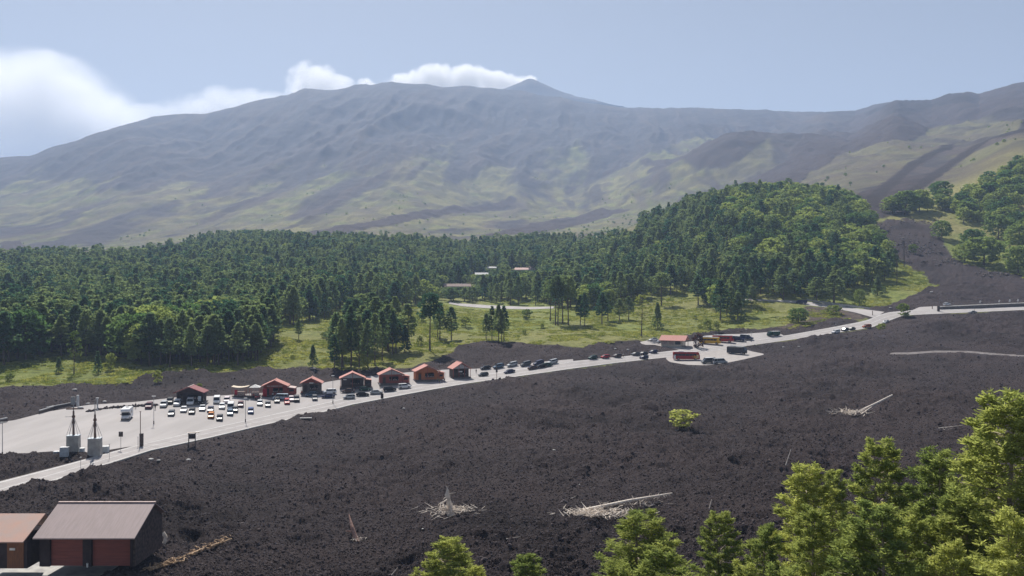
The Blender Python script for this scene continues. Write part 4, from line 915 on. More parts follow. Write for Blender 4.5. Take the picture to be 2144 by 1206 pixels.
def gable_roof(mb, w, y0, y1, ze, zr, t=0.18, xo=0.0, rx=0.0):
    """two pitched slabs, ridge along y; eaves at xo-w/2 and xo+w/2, ridge at xo+rx"""
    a, r, b = xo - w / 2, xo + rx, xo + w / 2
    mb.prism([(a, ze), (r, zr), (b, ze), (b, ze + t), (r, zr + t * 1.15), (a, ze + t)], y0, y1)
def kiosk(px, by, w, d, hw, hr, rot, label, wallm, gablem, roofm=None, over=0.9, posts=2, awn=None, stall='goods', side=0.0, sign=None, ridge=None):
    p = hit0(px, by); root = empty('kiosk', (p.x, p.y, p.z), rot, label=label, cat='kiosk', group='souvenir kiosks along the car park')
    roofm = roofm or M['roof_tile']
    iw = w - 1.4; y0 = -d / 2 + 1.3; y1 = d / 2
    MB().box((0, 0, 0.16), (w - 0.4, d + 0.4, 0.36)).obj('plinth', M['stone'], root)
    # walls: back, sides, front with opening
    wl = MB(); wl.box((0, y1 - 0.1, 0.3 + hw / 2), (iw, 0.2, hw)).box((-iw / 2 + 0.1, (y0 + y1) / 2, 0.3 + hw / 2), (0.2, d - 1.5, hw)).box((iw / 2 - 0.1, (y0 + y1) / 2, 0.3 + hw / 2), (0.2, d - 1.5, hw))
    ow = iw * 0.42; ox = iw * 0.12; dw = 1.1; dx = -iw * 0.32
    wl.box((0, y0 + 0.1, 0.3 + hw - 0.25), (iw - 0.41, 0.2, 0.5))
    wl.box((ox, y0 + 0.1, 0.3 + 0.5), (ow, 0.2, 1.0))
    x = -iw / 2 + 0.2
    for a, b in ((-iw / 2 + 0.2, dx - dw / 2), (dx + dw / 2, ox - ow / 2), (ox + ow / 2, iw / 2 - 0.2)):
        if b - a > 0.05: wl.box(((a + b) / 2, y0 + 0.1, 0.3 + (hw - 0.5) / 2), (b - a, 0.2, hw - 0.5))
    wl.obj('wall', wallm, root)
    MB().box((dx, y0 + 0.14, 0.3 + 1.05), (dw, 0.08, 2.1)).obj('door', M['wood_dark'], root)
    MB().box((ox, y0 + 0.7, 0.3 + 1.6), (ow, 0.9, 1.2)).obj('shop_interior', M['black'], root)  # solid black block: the shade inside the shop is put into its colour
    ct = MB(); ct.box((ox, y0 - 0.25, 1.28), (ow + 0.2, 0.6, 0.08)); ct.obj('counter', M['wood_dark'], root)
    gs = MB(); rr_ = random.Random(int(px))
    k = 0; xx = ox - ow / 2 + 0.2
    while xx < ox + ow / 2 - 0.1:
        hh = rr_.uniform(0.18, 0.6); gs.box((xx, y0 - 0.25, 1.33 + hh / 2), (rr_.uniform(0.2, 0.34), 0.35, hh)); xx += rr_.uniform(0.42, 0.7)
    gs.obj('wares', M['goods'], root)
    # gable triangle and roof
    gx = ridge or 0.0
    ze = 0.3 + hw; zr = 0.3 + hw + hr
    gm = MB(); k = (w - 1.5) / w; gm.prism([(-iw / 2, ze + 0.02), (gx, ze + hr * k), (iw / 2, ze + 0.02)], y0 - 0.02, y0 + 0.16); gm.obj('gable', gablem, root)
    gb_ = MB(); gb_.prism([(-iw / 2, ze + 0.02), (gx, ze + hr * k), (iw / 2, ze + 0.02)], y1 - 0.2, y1 - 0.02); gb_.obj('gable', wallm, root)
    rf = MB(); gable_roof(rf, w, -d / 2 - over + 0.4, d / 2 + 0.5, ze - 0.12, zr + 0.02, 0.2, rx=gx); ro = rf.obj('roof', roofm, root)
    MB().box((gx, 0, zr + 0.27), (0.28, d + 1.1, 0.1)).obj('ridge_cap', M['roof_tile'] if roofm is not M['roof_dark'] else M['roof_ridge'], ro)
    for k in range(posts):
        xx = -w / 2 + 0.45 + (w - 0.9) * k / max(1, posts - 1)
        fx = (xx - gx) / (w / 2 - abs(gx) if (xx - gx) > 0 else w / 2 + abs(gx)); zt = zr - (zr - ze + 0.12) * min(1, abs(xx - gx) / (w / 2 - (gx if xx > gx else -gx)))
        MB().box((xx, -d / 2 + 0.1, (0.34 + zt) / 2), (0.16, 0.16, zt - 0.34)).obj('post', M['stone'] if 'stone' in label else M['wood_red'], root)
    if side:
        sr = MB(); sr.prism([(w / 2 - 0.5, ze - 0.05 - 0.35), (w / 2 + side, ze - 0.75), (w / 2 + side, ze - 0.6), (w / 2 - 0.5, ze - 0.2)], -d / 2 - 0.2, d / 2 - 0.6)
        sr.obj('lean_to_roof', roofm if awn is None else awn, root)
        MB().box((w / 2 + side / 2 - 0.3, d * 0.1, 0.3 + (hw - 0.9) / 2), (side + 0.4, d - 2, hw - 0.9)).obj('annex_wall', wallm, root)
        MB().box((w / 2 + side - 0.15, -d / 2, (ze - 0.75) / 2), (0.12, 0.12, ze - 0.75)).obj('post', M['wood_red'], root)
        MB().box((w / 2 + side / 2 - 0.3, -d / 2 + 1.1 + d * 0.1 - 0.1, 1.75), (side * 0.7, 0.1, 0.7)).obj('window', M['glass'], root)
    if sign:
        s0, sx_, sz_, sw, sh = sign
        MB().box((sx_, -d / 2 + 0.6, sz_), (sw, 0.08, sh)).obj('sign_board', s0, root)
    return root
kiosk(400, 843, 9.2, 6, 3.0, 1.7, R(6), 'closed dark hut with a plum-red roof at the far side of the lot', M['wall_dark'], M['wall_dark'], M['roof_dark'], posts=0, over=0.6, sign=(M['gable_pale'], 3.1, 1.5, 0.9, 1.5))
kiosk(577, 828, 9.0, 5.5, 3.0, 1.9, R(8), 'red timber kiosk with a red gable and white posts beside the awning stall', M['wood_red'], M['wood_red'], posts=4, side=2.2, awn=M['roof_ridge'], sign=(M['roof_ridge'], 0, 3.35, 5.0, 0.3))
kiosk(653, 822, 7.6, 5.5, 3.1, 1.7, R(8), 'narrow stone-posted kiosk with a small white sign between two wider kiosks', M['stone'], M['wood_red'], posts=4, sign=(M['whitep'], 0, 3.5, 1.4, 0.42))
kiosk(738, 811, 9.2, 5.5, 3.1, 1.9, R(11), 'kiosk with a pale blue-grey gable and dark goods hanging in front', M['wood_dark'], M['gable_pale'], posts=3, side=2.0, sign=(M['whitep'], -2.6, 3.0, 1.2, 0.4))
kiosk(818, 803, 9.3, 6, 3.1, 1.9, R(15), 'kiosk with a grey gable and bare red-brown side wall in the row', M['wood_red'], M['gable_pale'], posts=3, side=1.9)
kiosk(892, 796, 9.6, 6, 3.2, 2.0, R(17), 'bright orange timber kiosk with an orange gable', M['wood_orange'], M['wood_orange'], posts=3, side=1.8)
kiosk(962, 790, 7.6, 6.5, 3.2, 2.2, R(20), 'last kiosk of the row with blue-grey front and dark red-edged roof', M['wood_dark'], M['gable_pale'], posts=4, sign=(M['whitep'], -0.4, 2.4, 1.5, 0.45))
# awning stall
p = hit0(516, 831); st = empty('awning_stall', p, R(8), label='open stall under two cream awnings between the dark hut and the red kiosk', cat='stall')
MB().box((0, 0, 0.25), (8.6, 4.2, 0.5)).obj('deck', M['wood_dark'], st)
cv = MB()
for i in range(6):
    a = i / 6; b = (i + 1) / 6; za = 3.6 - 0.5 * math.sin(a * math.pi) * 0.7; zb = 3.6 - 0.5 * math.sin(b * math.pi) * 0.7
    cv.prism([(-4.4 + 5.2 * a, za), (-4.4 + 5.2 * b, zb), (-4.4 + 5.2 * b, zb + 0.06), (-4.4 + 5.2 * a, za + 0.06)], -2.3, 1.8)
cv.obj('canopy', M['canvas'], st)
cv = MB(); cv.add([(1.1, -2.0, 3.2), (4.5, -2.0, 3.2), (4.5, 1.8, 3.2), (1.1, 1.8, 3.2), (2.8, -0.1, 4.1)], [(0, 1, 4), (1, 2, 4), (2, 3, 4), (3, 0, 4), (3, 2, 1, 0)]); cv.obj('canopy', M['canvasw'], st)
for x in (-4.2, -0.2, 1.3, 4.3):
    for y in (-1.9, 1.6): MB().tube((x, y, 0.5), (x, y, 3.2), 0.06, n=6).obj('post', M['wood_red'], st)
MB().box((-2.2, 0.4, 1.1), (3.4, 1.6, 1.2)).obj('stall_counter', M['goods'], st)
MB().box((-3.2, -0.6, 1.6), (0.9, 0.15, 1.6)).obj('hanging_banner', M['redp'], st)
MB().box((2.8, 0.3, 1.0), (2.4, 1.3, 1.0)).obj('display_table', M['goods'], st)
p = hit0(558, 829); rb = empty('advertising_board', (p.x, p.y - 2.0, p.z), 0, label='tall bright red board standing before the red timber kiosk', cat='board')
MB().box((0, 0, 1.35), (1.3, 0.35, 2.5)).obj('panel', M['redp'], rb); MB().box((0, 0, 0.05), (1.5, 0.8, 0.1)).obj('foot', M['wood_dark'], rb)
for x, lab in ((536, 'black and red trash bins standing before the awning stall, nearer the lamp'), (541, 'dark bin beside its twin in front of the awning stall')):
    p = hit0(x, 838); o = empty('waste_bin', p, 0, label=lab, cat='bin'); MB().tube((0, 0, 0), (0, 0, 1.05), 0.42, 0.46, 10).obj('bin_body', M['wood_dark'], o); MB().tube((0, 0, 1.05), (0, 0, 1.2), 0.48, 0.3, 10).obj('lid', M['redp'], o)
# yard kiosk: long roof slope faces the camera
p = hit0(1412, 727); yk = empty('yard_kiosk', (p.x, p.y + 3.5, p.z), R(-24), label='souvenir hut with a broad pinkish-red roof slope beside the coaches', cat='kiosk')
MB().box((0, 0, 0.1), (10.6, 7.4, 0.5)).obj('plinth', M['concrete'] if 'concrete' in M else concrete, yk)
wl = MB(); W_, D_, Hh = 9.4, 6.0, 2.9
wl.box((0, D_ / 2, 0.3 + Hh / 2), (W_, 0.2, Hh)).box((-W_ / 2, 0, 0.3 + Hh / 2), (0.2, D_ - 0.21, Hh)).box((0, -D_ / 2, 0.3 + 0.45), (W_, 0.2, 0.9)).box((0, -D_ / 2, 0.3 + Hh - 0.2), (W_, 0.2, 0.4))
for x in (-4.5, -1.6, 1.4, 4.5): wl.box((x, -D_ / 2 + 0.01, 0.3 + Hh / 2), (0.5, 0.24, Hh - 0.02))
wl.obj('wall', M['cream'], yk)
for x in (-3.05, -0.1, 2.95): MB().box((x, -D_ / 2 + 0.12, 0.3 + 1.7), (2.4, 0.1, 1.58)).obj('shop_window', M['goods'] if x < 0 else M['glass'], yk)
MB().box((W_ / 2, 0.0, 0.3 + 1.15), (0.12, 4.4, 2.3)).obj('entrance', M['glass'], yk)
gm = MB(); gm.prism([(-D_ / 2, 3.2), (0.4, 4.75), (D_ / 2, 3.2)], W_ / 2 - 0.1, W_ / 2 + 0.1, 'x'); gm.obj('gable', M['wood_orange'], yk)
rf = MB(); rf.prism([(-D_ / 2 - 1.3, 2.85), (0.4, 4.95), (D_ / 2 + 0.9, 3.0), (D_ / 2 + 0.9, 3.2), (0.4, 5.2), (-D_ / 2 - 1.3, 3.05)], -W_ / 2 - 0.8, W_ / 2 + 1.9, 'x'); rf.obj('roof', M['roof_tile'], yk)
for y in (-3.0, 2.6): MB().box((W_ / 2 + 1.6, y, 1.6), (0.2, 0.2, 2.9)).obj('post', M['wood_dark'], yk)
# rust-coloured tree and pole beside it
p = hit0(1462, 728); place_tree('bush0', p.x, p.y, 6.2, 5.6, 'rusty brown twiggy tree beside the yard kiosk and the yellow coach', None, name='rusty_tree', cat='tree')
rt_ = bpy.data.objects[[o.name for o in bpy.data.objects if o.name.startswith('rusty_tree')][0]]
for c in rt_.children:
    if c.name.startswith('crown'):
        c.data = c.data.copy(); c.data.materials.clear(); c.data.materials.append(M['rust_leaf'])
# garage
gx0, gx1 = -51.2 * S, -40.3 * S; yf, yr, yb = 95.2 * S, 100.2 * S, 103.0 * S; ze = CZ - 26.75 * S; zr = CZ - 24.35 * S; zg_ = CZ - 30 * S
ga = empty('garage', ((gx0 + gx1) / 2, yf, zg_), 0, label='low double garage with a broad mauve-grey roof in the bottom corner', cat='garage')
def loc(mb): return mb
w2 = (gx1 - gx0) / 2; dB = yb - yf; hE = ze - zg_; hR = zr - zg_; yR = yr - yf
wl = MB(); wl.prism([(0.4, 0), (dB, 0), (dB, hE + 0.5), (yR, hR - 0.15), (0.4, hE - 0.05)], w2 - 0.65, w2 - 0.35, 'x'); wl.obj('side_wall', mat('dark_brown_rubble_wall', (0.11, 0.08, 0.072), 0.9, (0.045, 0.035, 0.034), 2.5, bump=0.9), ga)
wl = MB(); wl.prism([(0.4, 0), (dB, 0), (dB, hE + 0.5), (yR, hR - 0.15), (0.4, hE - 0.05)], -w2 + 0.35, -w2 + 0.65, 'x'); wl.obj('side_wall', M['wall_dark'], ga)
wl = MB(); wl.box((0, dB - 0.15, hE / 2 + 0.2), (2 * w2 - 1.31, 0.3, hE + 0.4)); wl.obj('rear_wall', M['stone'], ga)
for xa, xb in ((-w2 + 0.65, -w2 + 1.7), (-0.55, 0.55), (w2 - 0.95, w2 - 0.66)):
    MB().box(((xa + xb) / 2, 0.55, hE / 2 - 0.03), (xb - xa, 0.5, hE - 0.08)).obj('pillar', M['wall_dark'], ga)
MB().box((0, 0.62, hE - 0.25), (2 * w2 - 1.32, 0.3, 0.36)).obj('lintel', M['wood_dark'], ga)
for xa, xb in ((-w2 + 1.7, -0.55), (0.55, w2 - 0.95)):
    d_ = MB().box(((xa + xb) / 2, 0.75, (hE - 0.45) / 2), (xb - xa, 0.08, hE - 0.45)).obj('shutter_door', M['garage_door'], ga)
    for k in range(7): MB().box(((xa + xb) / 2, 0.70, 0.25 + k * 0.45), (xb - xa - 0.05, 0.03, 0.40)).obj('slat', M['garage_door'], d_)
rf = MB(); rf.prism([(-0.6, hE - 0.12), (yR, hR), (dB + 0.3, hE + 0.7), (dB + 0.3, hE + 0.85), (yR, hR + 0.15), (-0.6, hE + 0.03)], -w2, w2, 'x'); ro = rf.obj('roof', M['roof_grey'], ga)
MB().box((0, yR + 0.05, hR + 0.2), (2 * w2 + 0.1, 0.35, 0.12)).obj('ridge_cap', M['roof_ridge'], ro)
nseam = -2
for k in range(nseam + 1):
    x = -w2 + 0.05 + (2 * w2 - 0.1) * k / nseam; s_ = MB(); s_.prism([(-0.6, hE + 0.03), (yR - 0.1, hR + 0.14), (yR - 0.1, hR + 0.157), (-0.6, hE + 0.047)], x - 0.02, x + 0.02, 'x'); s_.obj('seam', M['roof_grey'], ro)
MB().tube((0.15, 0.1, 0), (0.15, 0.1, 0.5), 0.12, n=8).obj('pale_bollard', M['whitep'], ga)
# annex
an = empty('annex_shed', (-53.6 * S, 94.2 * S, zg_), 0, label='smaller orange-roofed shed joined to the garage, cut by the frame edge', cat='shed')
aE = CZ - 26.75 * S - zg_ - 0.2; aR = CZ - 25.05 * S - zg_
a0, a1 = -3.6, 2.35
wl = MB(); wl.box(((a0 + a1) / 2, 3.0, aE / 2), (a1 - a0 - 0.6, 4.4, aE)); wl.obj('wall', M['wall_dark'], an)
MB().box((0.6, 0.76, aE / 2 - 0.1), (2.1, 0.1, aE - 0.3)).obj('door', M['annex_wood'], an)
MB().box((0.25, 0.66, aE * 0.68), (0.7, 0.06, 0.28)).obj('sign_plate', M['whitep'], an)
rf = MB(); rf.prism([(-0.7, aE), (4.6, aR), (7.0, aE + 0.2), (7.0, aE + 0.35), (4.6, aR + 0.14), (-0.7, aE + 0.14)], a0, a1, 'x'); rf.obj('roof', M['roof_orange'], an)
# houses in the forest
def house(px, by, w, d, h, hr, rot, label, wm, rm_, Y=None):
    p = hit(px, by); root = empty('forest_house', (p.x, p.y, p.z), rot, label=label, cat='house', group='houses half hidden in the forest')
    MB().box((0, 0, h / 2), (w, d, h)).obj('wall', wm, root)
    rf = MB(); rf.prism([(-d / 2 - 0.6, h - 0.1), (0, h + hr), (d / 2 + 0.6, h - 0.1), (d / 2 + 0.6, h + 0.15), (0, h + hr + 0.25), (-d / 2 - 0.6, h + 0.15)], -w / 2 - 0.5, w / 2 + 0.5, 'x'); r_ = rf.obj('roof', rm_, root)
    MB().box((w * 0.2, 0.6, h + hr + 0.4), (0.8, 0.8, 1.2)).obj('chimney', wm, r_)
    for k in range(max(2, int(w / 4))):
        x = -w / 2 + w * (k + 0.5) / max(2, int(w / 4)); MB().box((x, -d / 2 - 0.02, h * 0.55), (1.1, 0.1, 1.3)).obj('window', M['glass'], root)
    for s in (-1, 1):
        g_ = MB(); g_.prism([(-d / 2, h), (0, h + hr - 0.05), (d / 2, h)], s * w / 2 - 0.1, s * w / 2 + 0.1, 'x'); g_.obj('gable', wm, root)
    return root
house(957, 609, 22, 8, 3.6, 2.2, R(12), 'long low house with a brownish roof at the edge of the trees', M['cream'], mat('faded_brown_tiles', (0.30, 0.22, 0.19), 0.8))
house(1008, 583, 12, 7, 3.6, 1.8, R(8), 'small white-roofed building among the trees beyond the long low house', M['cream'], M['canvasw'])
house(1030, 568, 9, 6, 3.2, 1.4, R(-5), 'tiny pale roof higher in the trees', M['cream'], M['canvasw'])
house(1095, 574, 15, 9, 4.2, 2.0, R(-6), 'house with a bright pinkish roof surrounded by pines', M['cream'], mat('bright_pink_tiles', (0.62, 0.42, 0.37), 0.8))
house(1113, 570, 9, 8, 4.2, 2.6, R(-10), 'brown-roofed wing beside the bright pinkish roof', M['cream'], mat('brown_tiles', (0.26, 0.17, 0.14), 0.8))

# ================================================================ VEHICLES
PAINT = dict(white=paint('white', (0.72, 0.73, 0.74)), silver=paint('silver', (0.42, 0.44, 0.46), 0.3, 0.4), grey=paint('grey', (0.12, 0.125, 0.135), 0.3, 0.3), black=paint('black', (0.018, 0.018, 0.02)),
    dark=paint('charcoal', (0.045, 0.045, 0.05)), blue=paint('blue', (0.03, 0.07, 0.22)), navy=paint('navy', (0.03, 0.035, 0.085)), red=paint('red', (0.42, 0.03, 0.04)), green=paint('green', (0.025, 0.07, 0.05)),
    orange=paint('orange', (0.55, 0.20, 0.03)), rust=paint('rust_orange', (0.40, 0.10, 0.04)), brown=paint('brown', (0.09, 0.055, 0.05)), steelblue=paint('steel_blue', (0.10, 0.15, 0.21), 0.3, 0.3), maroon=paint('maroon', (0.12, 0.035, 0.05)),
    pinkwhite=paint('pinkish_white', (0.66, 0.58, 0.60)), olive=paint('olive', (0.07, 0.07, 0.045)), yellow=paint('coach_yellow', (0.60, 0.36, 0.03)), coachred=paint('coach_red', (0.36, 0.035, 0.035)), lblue=paint('pale_blue', (0.42, 0.50, 0.58)))
def ring(x, zb, zt, hw, bev=0.12, top=1.0):
    """8-gon cross section at x"""
    t = hw * top; zc = zt - bev
    return [(x, -hw * 0.9, zb), (x, hw * 0.9, zb), (x, hw, zb + bev), (x, (hw + t) / 2, zc), (x, t - bev, zt), (x, -t + bev, zt), (x, -(hw + t) / 2, zc), (x, -hw, zb + bev)]
def wheel_mesh(r, wd):
    mb = MB(); n = 14
    mb.tube((0, -wd / 2, 0), (0, wd / 2, 0), r, n=n); return mb.mesh('wheel', M['rubber'])
WH = {r: wheel_mesh(r, 0.22) for r in (0.32, 0.38, 0.48)}
HUB = {r: MB().tube((0, -0.125, 0), (0, 0.125, 0), r * 0.6, n=10).mesh('rim', M['rim']) for r in WH}
def car_proto(kind):
    if kind == 'hatch': L_, hw, H_, belt, hood, wr = 3.95, 0.86, 1.47, 0.92, 0.85, 0.32; cab = [(-1.93, 0.72), (-1.45, 1.0), (0.35, 1.0), (1.15, 0.15)]; roof = (-1.5, 0.35); st_ = [(-1.97,0.35,0.7),(-1.9,0.25,0.95),(-1.0,0.2,0.95),(0.9,0.2,0.95),(1.3,0.2,0.9),(1.85,0.25,0.72),(1.97,0.32,0.55)]
    elif kind == 'sedan': L_, hw, H_, wr = 4.4, 0.88, 1.42, 0.32; st_ = [(-2.2,0.38,0.75),(-2.12,0.26,0.93),(-1.2,0.2,0.96),(0.9,0.2,0.95),(1.35,0.2,0.9),(2.05,0.25,0.70),(2.2,0.34,0.54)]
    elif kind == 'suv': L_, hw, H_, wr = 4.5, 0.94, 1.70, 0.38; st_ = [(-2.25,0.45,0.85),(-2.18,0.3,1.1),(-1.2,0.25,1.12),(1.0,0.25,1.12),(1.4,0.25,1.06),(2.12,0.3,0.9),(2.25,0.4,0.7)]
    else: L_, hw, H_, wr = 4.9, 0.98, 2.0, 0.38; st_ = [(-2.45,0.45,0.9),(-2.4,0.3,1.15),(-1.2,0.25,1.18),(1.5,0.25,1.18),(1.8,0.25,1.1),(2.3,0.3,0.85),(2.45,0.4,0.65)]
    body = MB(); body.loft([ring(x, zb, zt, hw if abs(x) < L_ / 2 - 0.15 else hw * 0.88) for x, zb, zt in st_])
    zb = {'hatch': 0.93, 'sedan': 0.94, 'suv': 1.1, 'van': 1.16}[kind]
    cb = {'hatch': [(-1.93,-1.62),( -1.0,-1.0),(0.35,0.2),(1.12,0.45)], 'sedan': [(-1.75,-1.15),(-1.0,-0.9),(0.3,0.1),(1.12,0.42)], 'suv': [(-2.2,-1.95),(-1.2,-1.2),(0.4,0.3),(1.2,0.65)], 'van': [(-2.42,-2.32),(-1.2,-1.2),(0.6,0.6),(1.75,1.1)]}[kind]
    # greenhouse of glass, then roof and pillars in body colour
    tw = 0.80 if kind != 'van' else 0.88
    def sec(x, z, w_): return [(x, -w_, z), (x, w_, z)]
    g0, g1 = cb[0], cb[-1]; zt = H_ - 0.06
    gl = MB(); gl.add([(g0[0], -hw * 0.95, zb), (g0[0], hw * 0.95, zb), (g1[0], hw * 0.92, zb), (g1[0], -hw * 0.92, zb), (g0[1], -hw * tw, zt), (g0[1], hw * tw, zt), (g1[1], hw * tw, zt), (g1[1], -hw * tw, zt)],
        [(3, 2, 1, 0), (4, 5, 6, 7), (0, 1, 5, 4), (1, 2, 6, 5), (2, 3, 7, 6), (3, 0, 4, 7)])
    body.loft([[(x, -hw * tw - 0.015, zt - 0.02), (x, hw * tw + 0.015, zt - 0.02), (x, hw * tw * 0.9, zt + 0.07), (x, -hw * tw * 0.9, zt + 0.07)] for x in (g0[1] - 0.03, (g0[1] + g1[1]) / 2, g1[1] + 0.03)])
    for sy in (-1, 1):
        for (xa, xb) in ((g0[0], g0[1]), (g1[0], g1[1]), (cb[1][0], cb[1][1])):
            body.tube((xa, sy * hw * 0.94, zb - 0.02), (xb, sy * (hw * tw + 0.005), zt), 0.05, n=4)
    rear = g0[0]
    bm_ = body.mesh('body', PAINT['white'])
    gm_ = gl.mesh('windows', M['glass'])
    lm = [MB().box((L_ / 2 - 0.10, sy * hw * 0.66, st_[-2][2] - 0.08), (0.12, 0.34, 0.14)).mesh('headlight', M['headl']) for sy in (-1, 1)]
    tl = [MB().box((-L_ / 2 + 0.06, sy * hw * 0.74, st_[1][2] - 0.2), (0.12, 0.24, 0.24)).mesh('taillight', M['taill']) for sy in (-1, 1)]
    root = bpy.data.objects.new('parked_car' if kind != 'van' else 'parked_van', None); COL.objects.link(root)
    b = link('body', bm_, root); link('windows', gm_, root)
    for m_ in lm: link('headlight', m_, root)
    for m_ in tl: link('taillight', m_, root)
    for sx in (-1, 1):
        for sy in (-1, 1):
            wo_ = link('wheel', WH[wr], root, (sx * L_ * 0.31, sy * (hw - 0.1), wr)); link('rim', HUB[wr], wo_)
    b.material_slots[0].link = 'OBJECT'; b.material_slots[0].material = PAINT['white']
    remember(root); return root, L_
CARS = {k: car_proto(k) for k in ('hatch', 'sedan', 'suv', 'van')}
used = set()
def car(kind, px, by, head, col, label, group='cars parked around the lot', cat=None, scale=1.0):
    root, L_ = CARS[kind]
    o = root if kind not in used else copy_tree(root); used.add(kind)
    p = hit0(px, by); h = R(head)
    hwp = abs(math.sin(h)) * L_ / 2 + abs(math.cos(h)) * 0.9
    p = p + Vector((0, 1, 0)) * hwp * 0.9 if True else p
    X = (px - CX) / F * p.y; z = float(smooth_z(X, p.y)[0]) + 0.06
    o.location = (X, p.y, z); o.scale = (scale,) * 3
    # tilt with the ground
    e = 1.5; zx = float(smooth_z(X + math.cos(h) * e, p.y + math.sin(h) * e)[0]) - float(smooth_z(X - math.cos(h) * e, p.y - math.sin(h) * e)[0])
    o.rotation_euler = (0, -math.atan2(zx, 2 * e), h)
    tag(o, label, cat or ('van' if kind == 'van' else 'car'), group)
    for c in o.children:
        if c.name.startswith('body'): c.material_slots[0].link = 'OBJECT'; c.material_slots[0].material = PAINT[col]
    return o
LOT = [
 ('suv',312,858,-75,'maroon','dark car with a white-glinting windscreen, first car right of the camper'),
 ('suv',343,855,-75,'silver','silver off-roader at the left end of the back row before the dark hut'),
 ('suv',356,848,-75,'black','black car squeezed behind two light off-roaders near the dark hut'),
 ('suv',371,852,-75,'white','white off-roader parked at the corner of the dark hut'),
 ('hatch',359,873,-75,'grey','grey hatchback at the left end of the middle row of the lot'),
 ('sedan',385,865,-75,'white','white car in the middle row right of the grey hatchback'),
 ('hatch',402,869,-75,'dark','dark grey car directly right of the white one in the middle row'),
 ('van',399,850,-75,'white','rounded white minibus in front of the dark hut'),
 ('sedan',421,848,-75,'black','black car parked under the pale panel of the dark hut'),  # the panel is the hut's pale blue-grey sign board
 ('sedan',424,862,-75,'silver','silver car behind the grey row, left of the yellow car'),
 ('sedan',441,865,-75,'navy','navy car nose to tail behind the yellow-orange car'),
 ('hatch',442,878,-75,'orange','yellow-orange hatchback near the front of the lot'),
 ('van',454,847,-75,'white','tall white van in the back row between the dark hut and the stall'),
 ('suv',475,846,-75,'pinkwhite','pale car in the back row left of the awning stall'),
 ('sedan',465,858,-75,'white','white saloon right of the navy car'),
 ('van',483,861,-75,'white','large white van in the middle of the lot'),
 ('hatch',460,883,-75,'dark','charcoal hatchback nearest the road, right of the yellow-orange one'),
 ('hatch',482,872,-75,'steelblue','slate-blue car in front of the large white van'),
 ('sedan',492,865,-75,'dark','dark car tucked behind the slate-blue car'),
 ('hatch',504,854,-75,'maroon','dark purplish car alone in the back row before the awning stall'),
 ('hatch',525,868,-75,'blue','bright blue hatchback alone near the thin lamp post'),
 ('hatch',544,851,-75,'silver','silver-topped car left of a dark twin in front of the red kiosk'),
 ('hatch',561,854,-75,'grey','grey car second in the row before the red kiosk'),
 ('sedan',580,845,-75,'black','dark car parked in front of the pale pick-up'),
 ('van',587,839,-170,'lblue','pale grey-blue van standing crosswise before the red kiosk'),
 ('hatch',601,848,-75,'red','bright red hatchback before the red kiosk'),
 ('sedan',610,842,-75,'pinkwhite','car with a glaring white bonnet behind the bright red hatchback'),
 ('suv',621,843,-75,'dark','dark off-roader right of the bright red hatchback'),
 ('hatch',651,832,-158,'steelblue','steel-blue hatchback parked crosswise before the narrow stone-posted kiosk'),
 ('hatch',659,840,-75,'grey','small dark grey car in front of the steel-blue hatchback'),
 ('suv',690,827,-160,'white','white off-roader behind the dark blue saloon'),
 ('sedan',687,835,-160,'navy','dark blue saloon between the two middle kiosks'),
 ('sedan',729,824,-168,'brown','dark brown car before the pale-gabled kiosk'),
 ('hatch',731,837,-160,'silver','silver and black hatchback close to the road'),
 ('hatch',764,820,12,'green','dark green car at the corner of the pale-gabled kiosk'),
 ('sedan',759,831,12,'black','black saloon close to the road right of the silver hatchback'),
 ('sedan',788,827,14,'silver','silver saloon beside the post at the road edge'),
 ('suv',816,821,15,'black','black off-roader in front of the grey-gabled kiosk'),
 ('suv',847,815,15,'white','white off-roader, last car before the open stretch of road'),
 ('hatch',1012,789,-155,'dark','dark car standing alone right of the last kiosk'),
 ('sedan',1017,775,-155,'black','dark saloon first in the back line below the lava mound'),
 ('suv',1044,773,-152,'steelblue','bluish off-roader second in the back line below the lava mound'),
 ('sedan',1067,783,-155,'navy','blue saloon in the front line behind the thin post'),
 ('suv',1073,769,-152,'silver','silver off-roader third in the back line'),
 ('suv',1101,768,-152,'grey','grey off-roader with a pale bonnet, fourth in the back line'),
 ('sedan',1117,775,22,'brown','dark brown saloon in the front line of the tight trio'),
 ('suv',1128,766,-150,'navy','blue-black car fifth in the back line'),
 ('sedan',1135,772,22,'black','black saloon in the middle of the tight trio'),
 ('hatch',1147,769,22,'green','dark green car at the end of the tight trio'),
 ('suv',1157,764,-150,'silver','silver estate last in the back line below the mound'),
 ('hatch',1241,754,-148,'green','dark green hatchback first of three beside the lava bank'),
 ('hatch',1267,752,-148,'red','red hatchback between a green and a brown car'),
 ('hatch',1292,750,-148,'brown','dark brown hatchback right of the red one'),
 ('sedan',1331,746,-148,'grey','grey car with a shiny bonnet in the short line below the yard'),
 ('sedan',1347,745,-148,'dark','dark car in the middle of the short line below the yard'),
 ('hatch',1368,741,-148,'navy','dark blue car at the end of the short line below the yard'),
 ('hatch',1348,753,-148,'navy','dark blue car driving on the road beside the short line'),
]
for a in LOT: car(*a)
RD = [('suv',1750,699,-150,'white','white off-roader first in the line coming down from the junction'),
 ('hatch',1769,694,-150,'dark','dark small car behind the white off-roader on the road'),
 ('sedan',1783,692,-150,'olive','dark olive car third in the line on the road'),
 ('suv',1815,687,-165,'rust','rust-orange car on the road below the junction'),
 ('sedan',1855,678,-140,'silver','silver car turning at the junction'),
 ('sedan',2037,657,10,'silver','silver car under the retaining wall on the upper road')]
for a in RD: car(*a, group='cars on the open road')
car('sedan', 1368, 715, -160, 'white', 'white car half hidden behind the yard kiosk', 'cars parked around the lot')
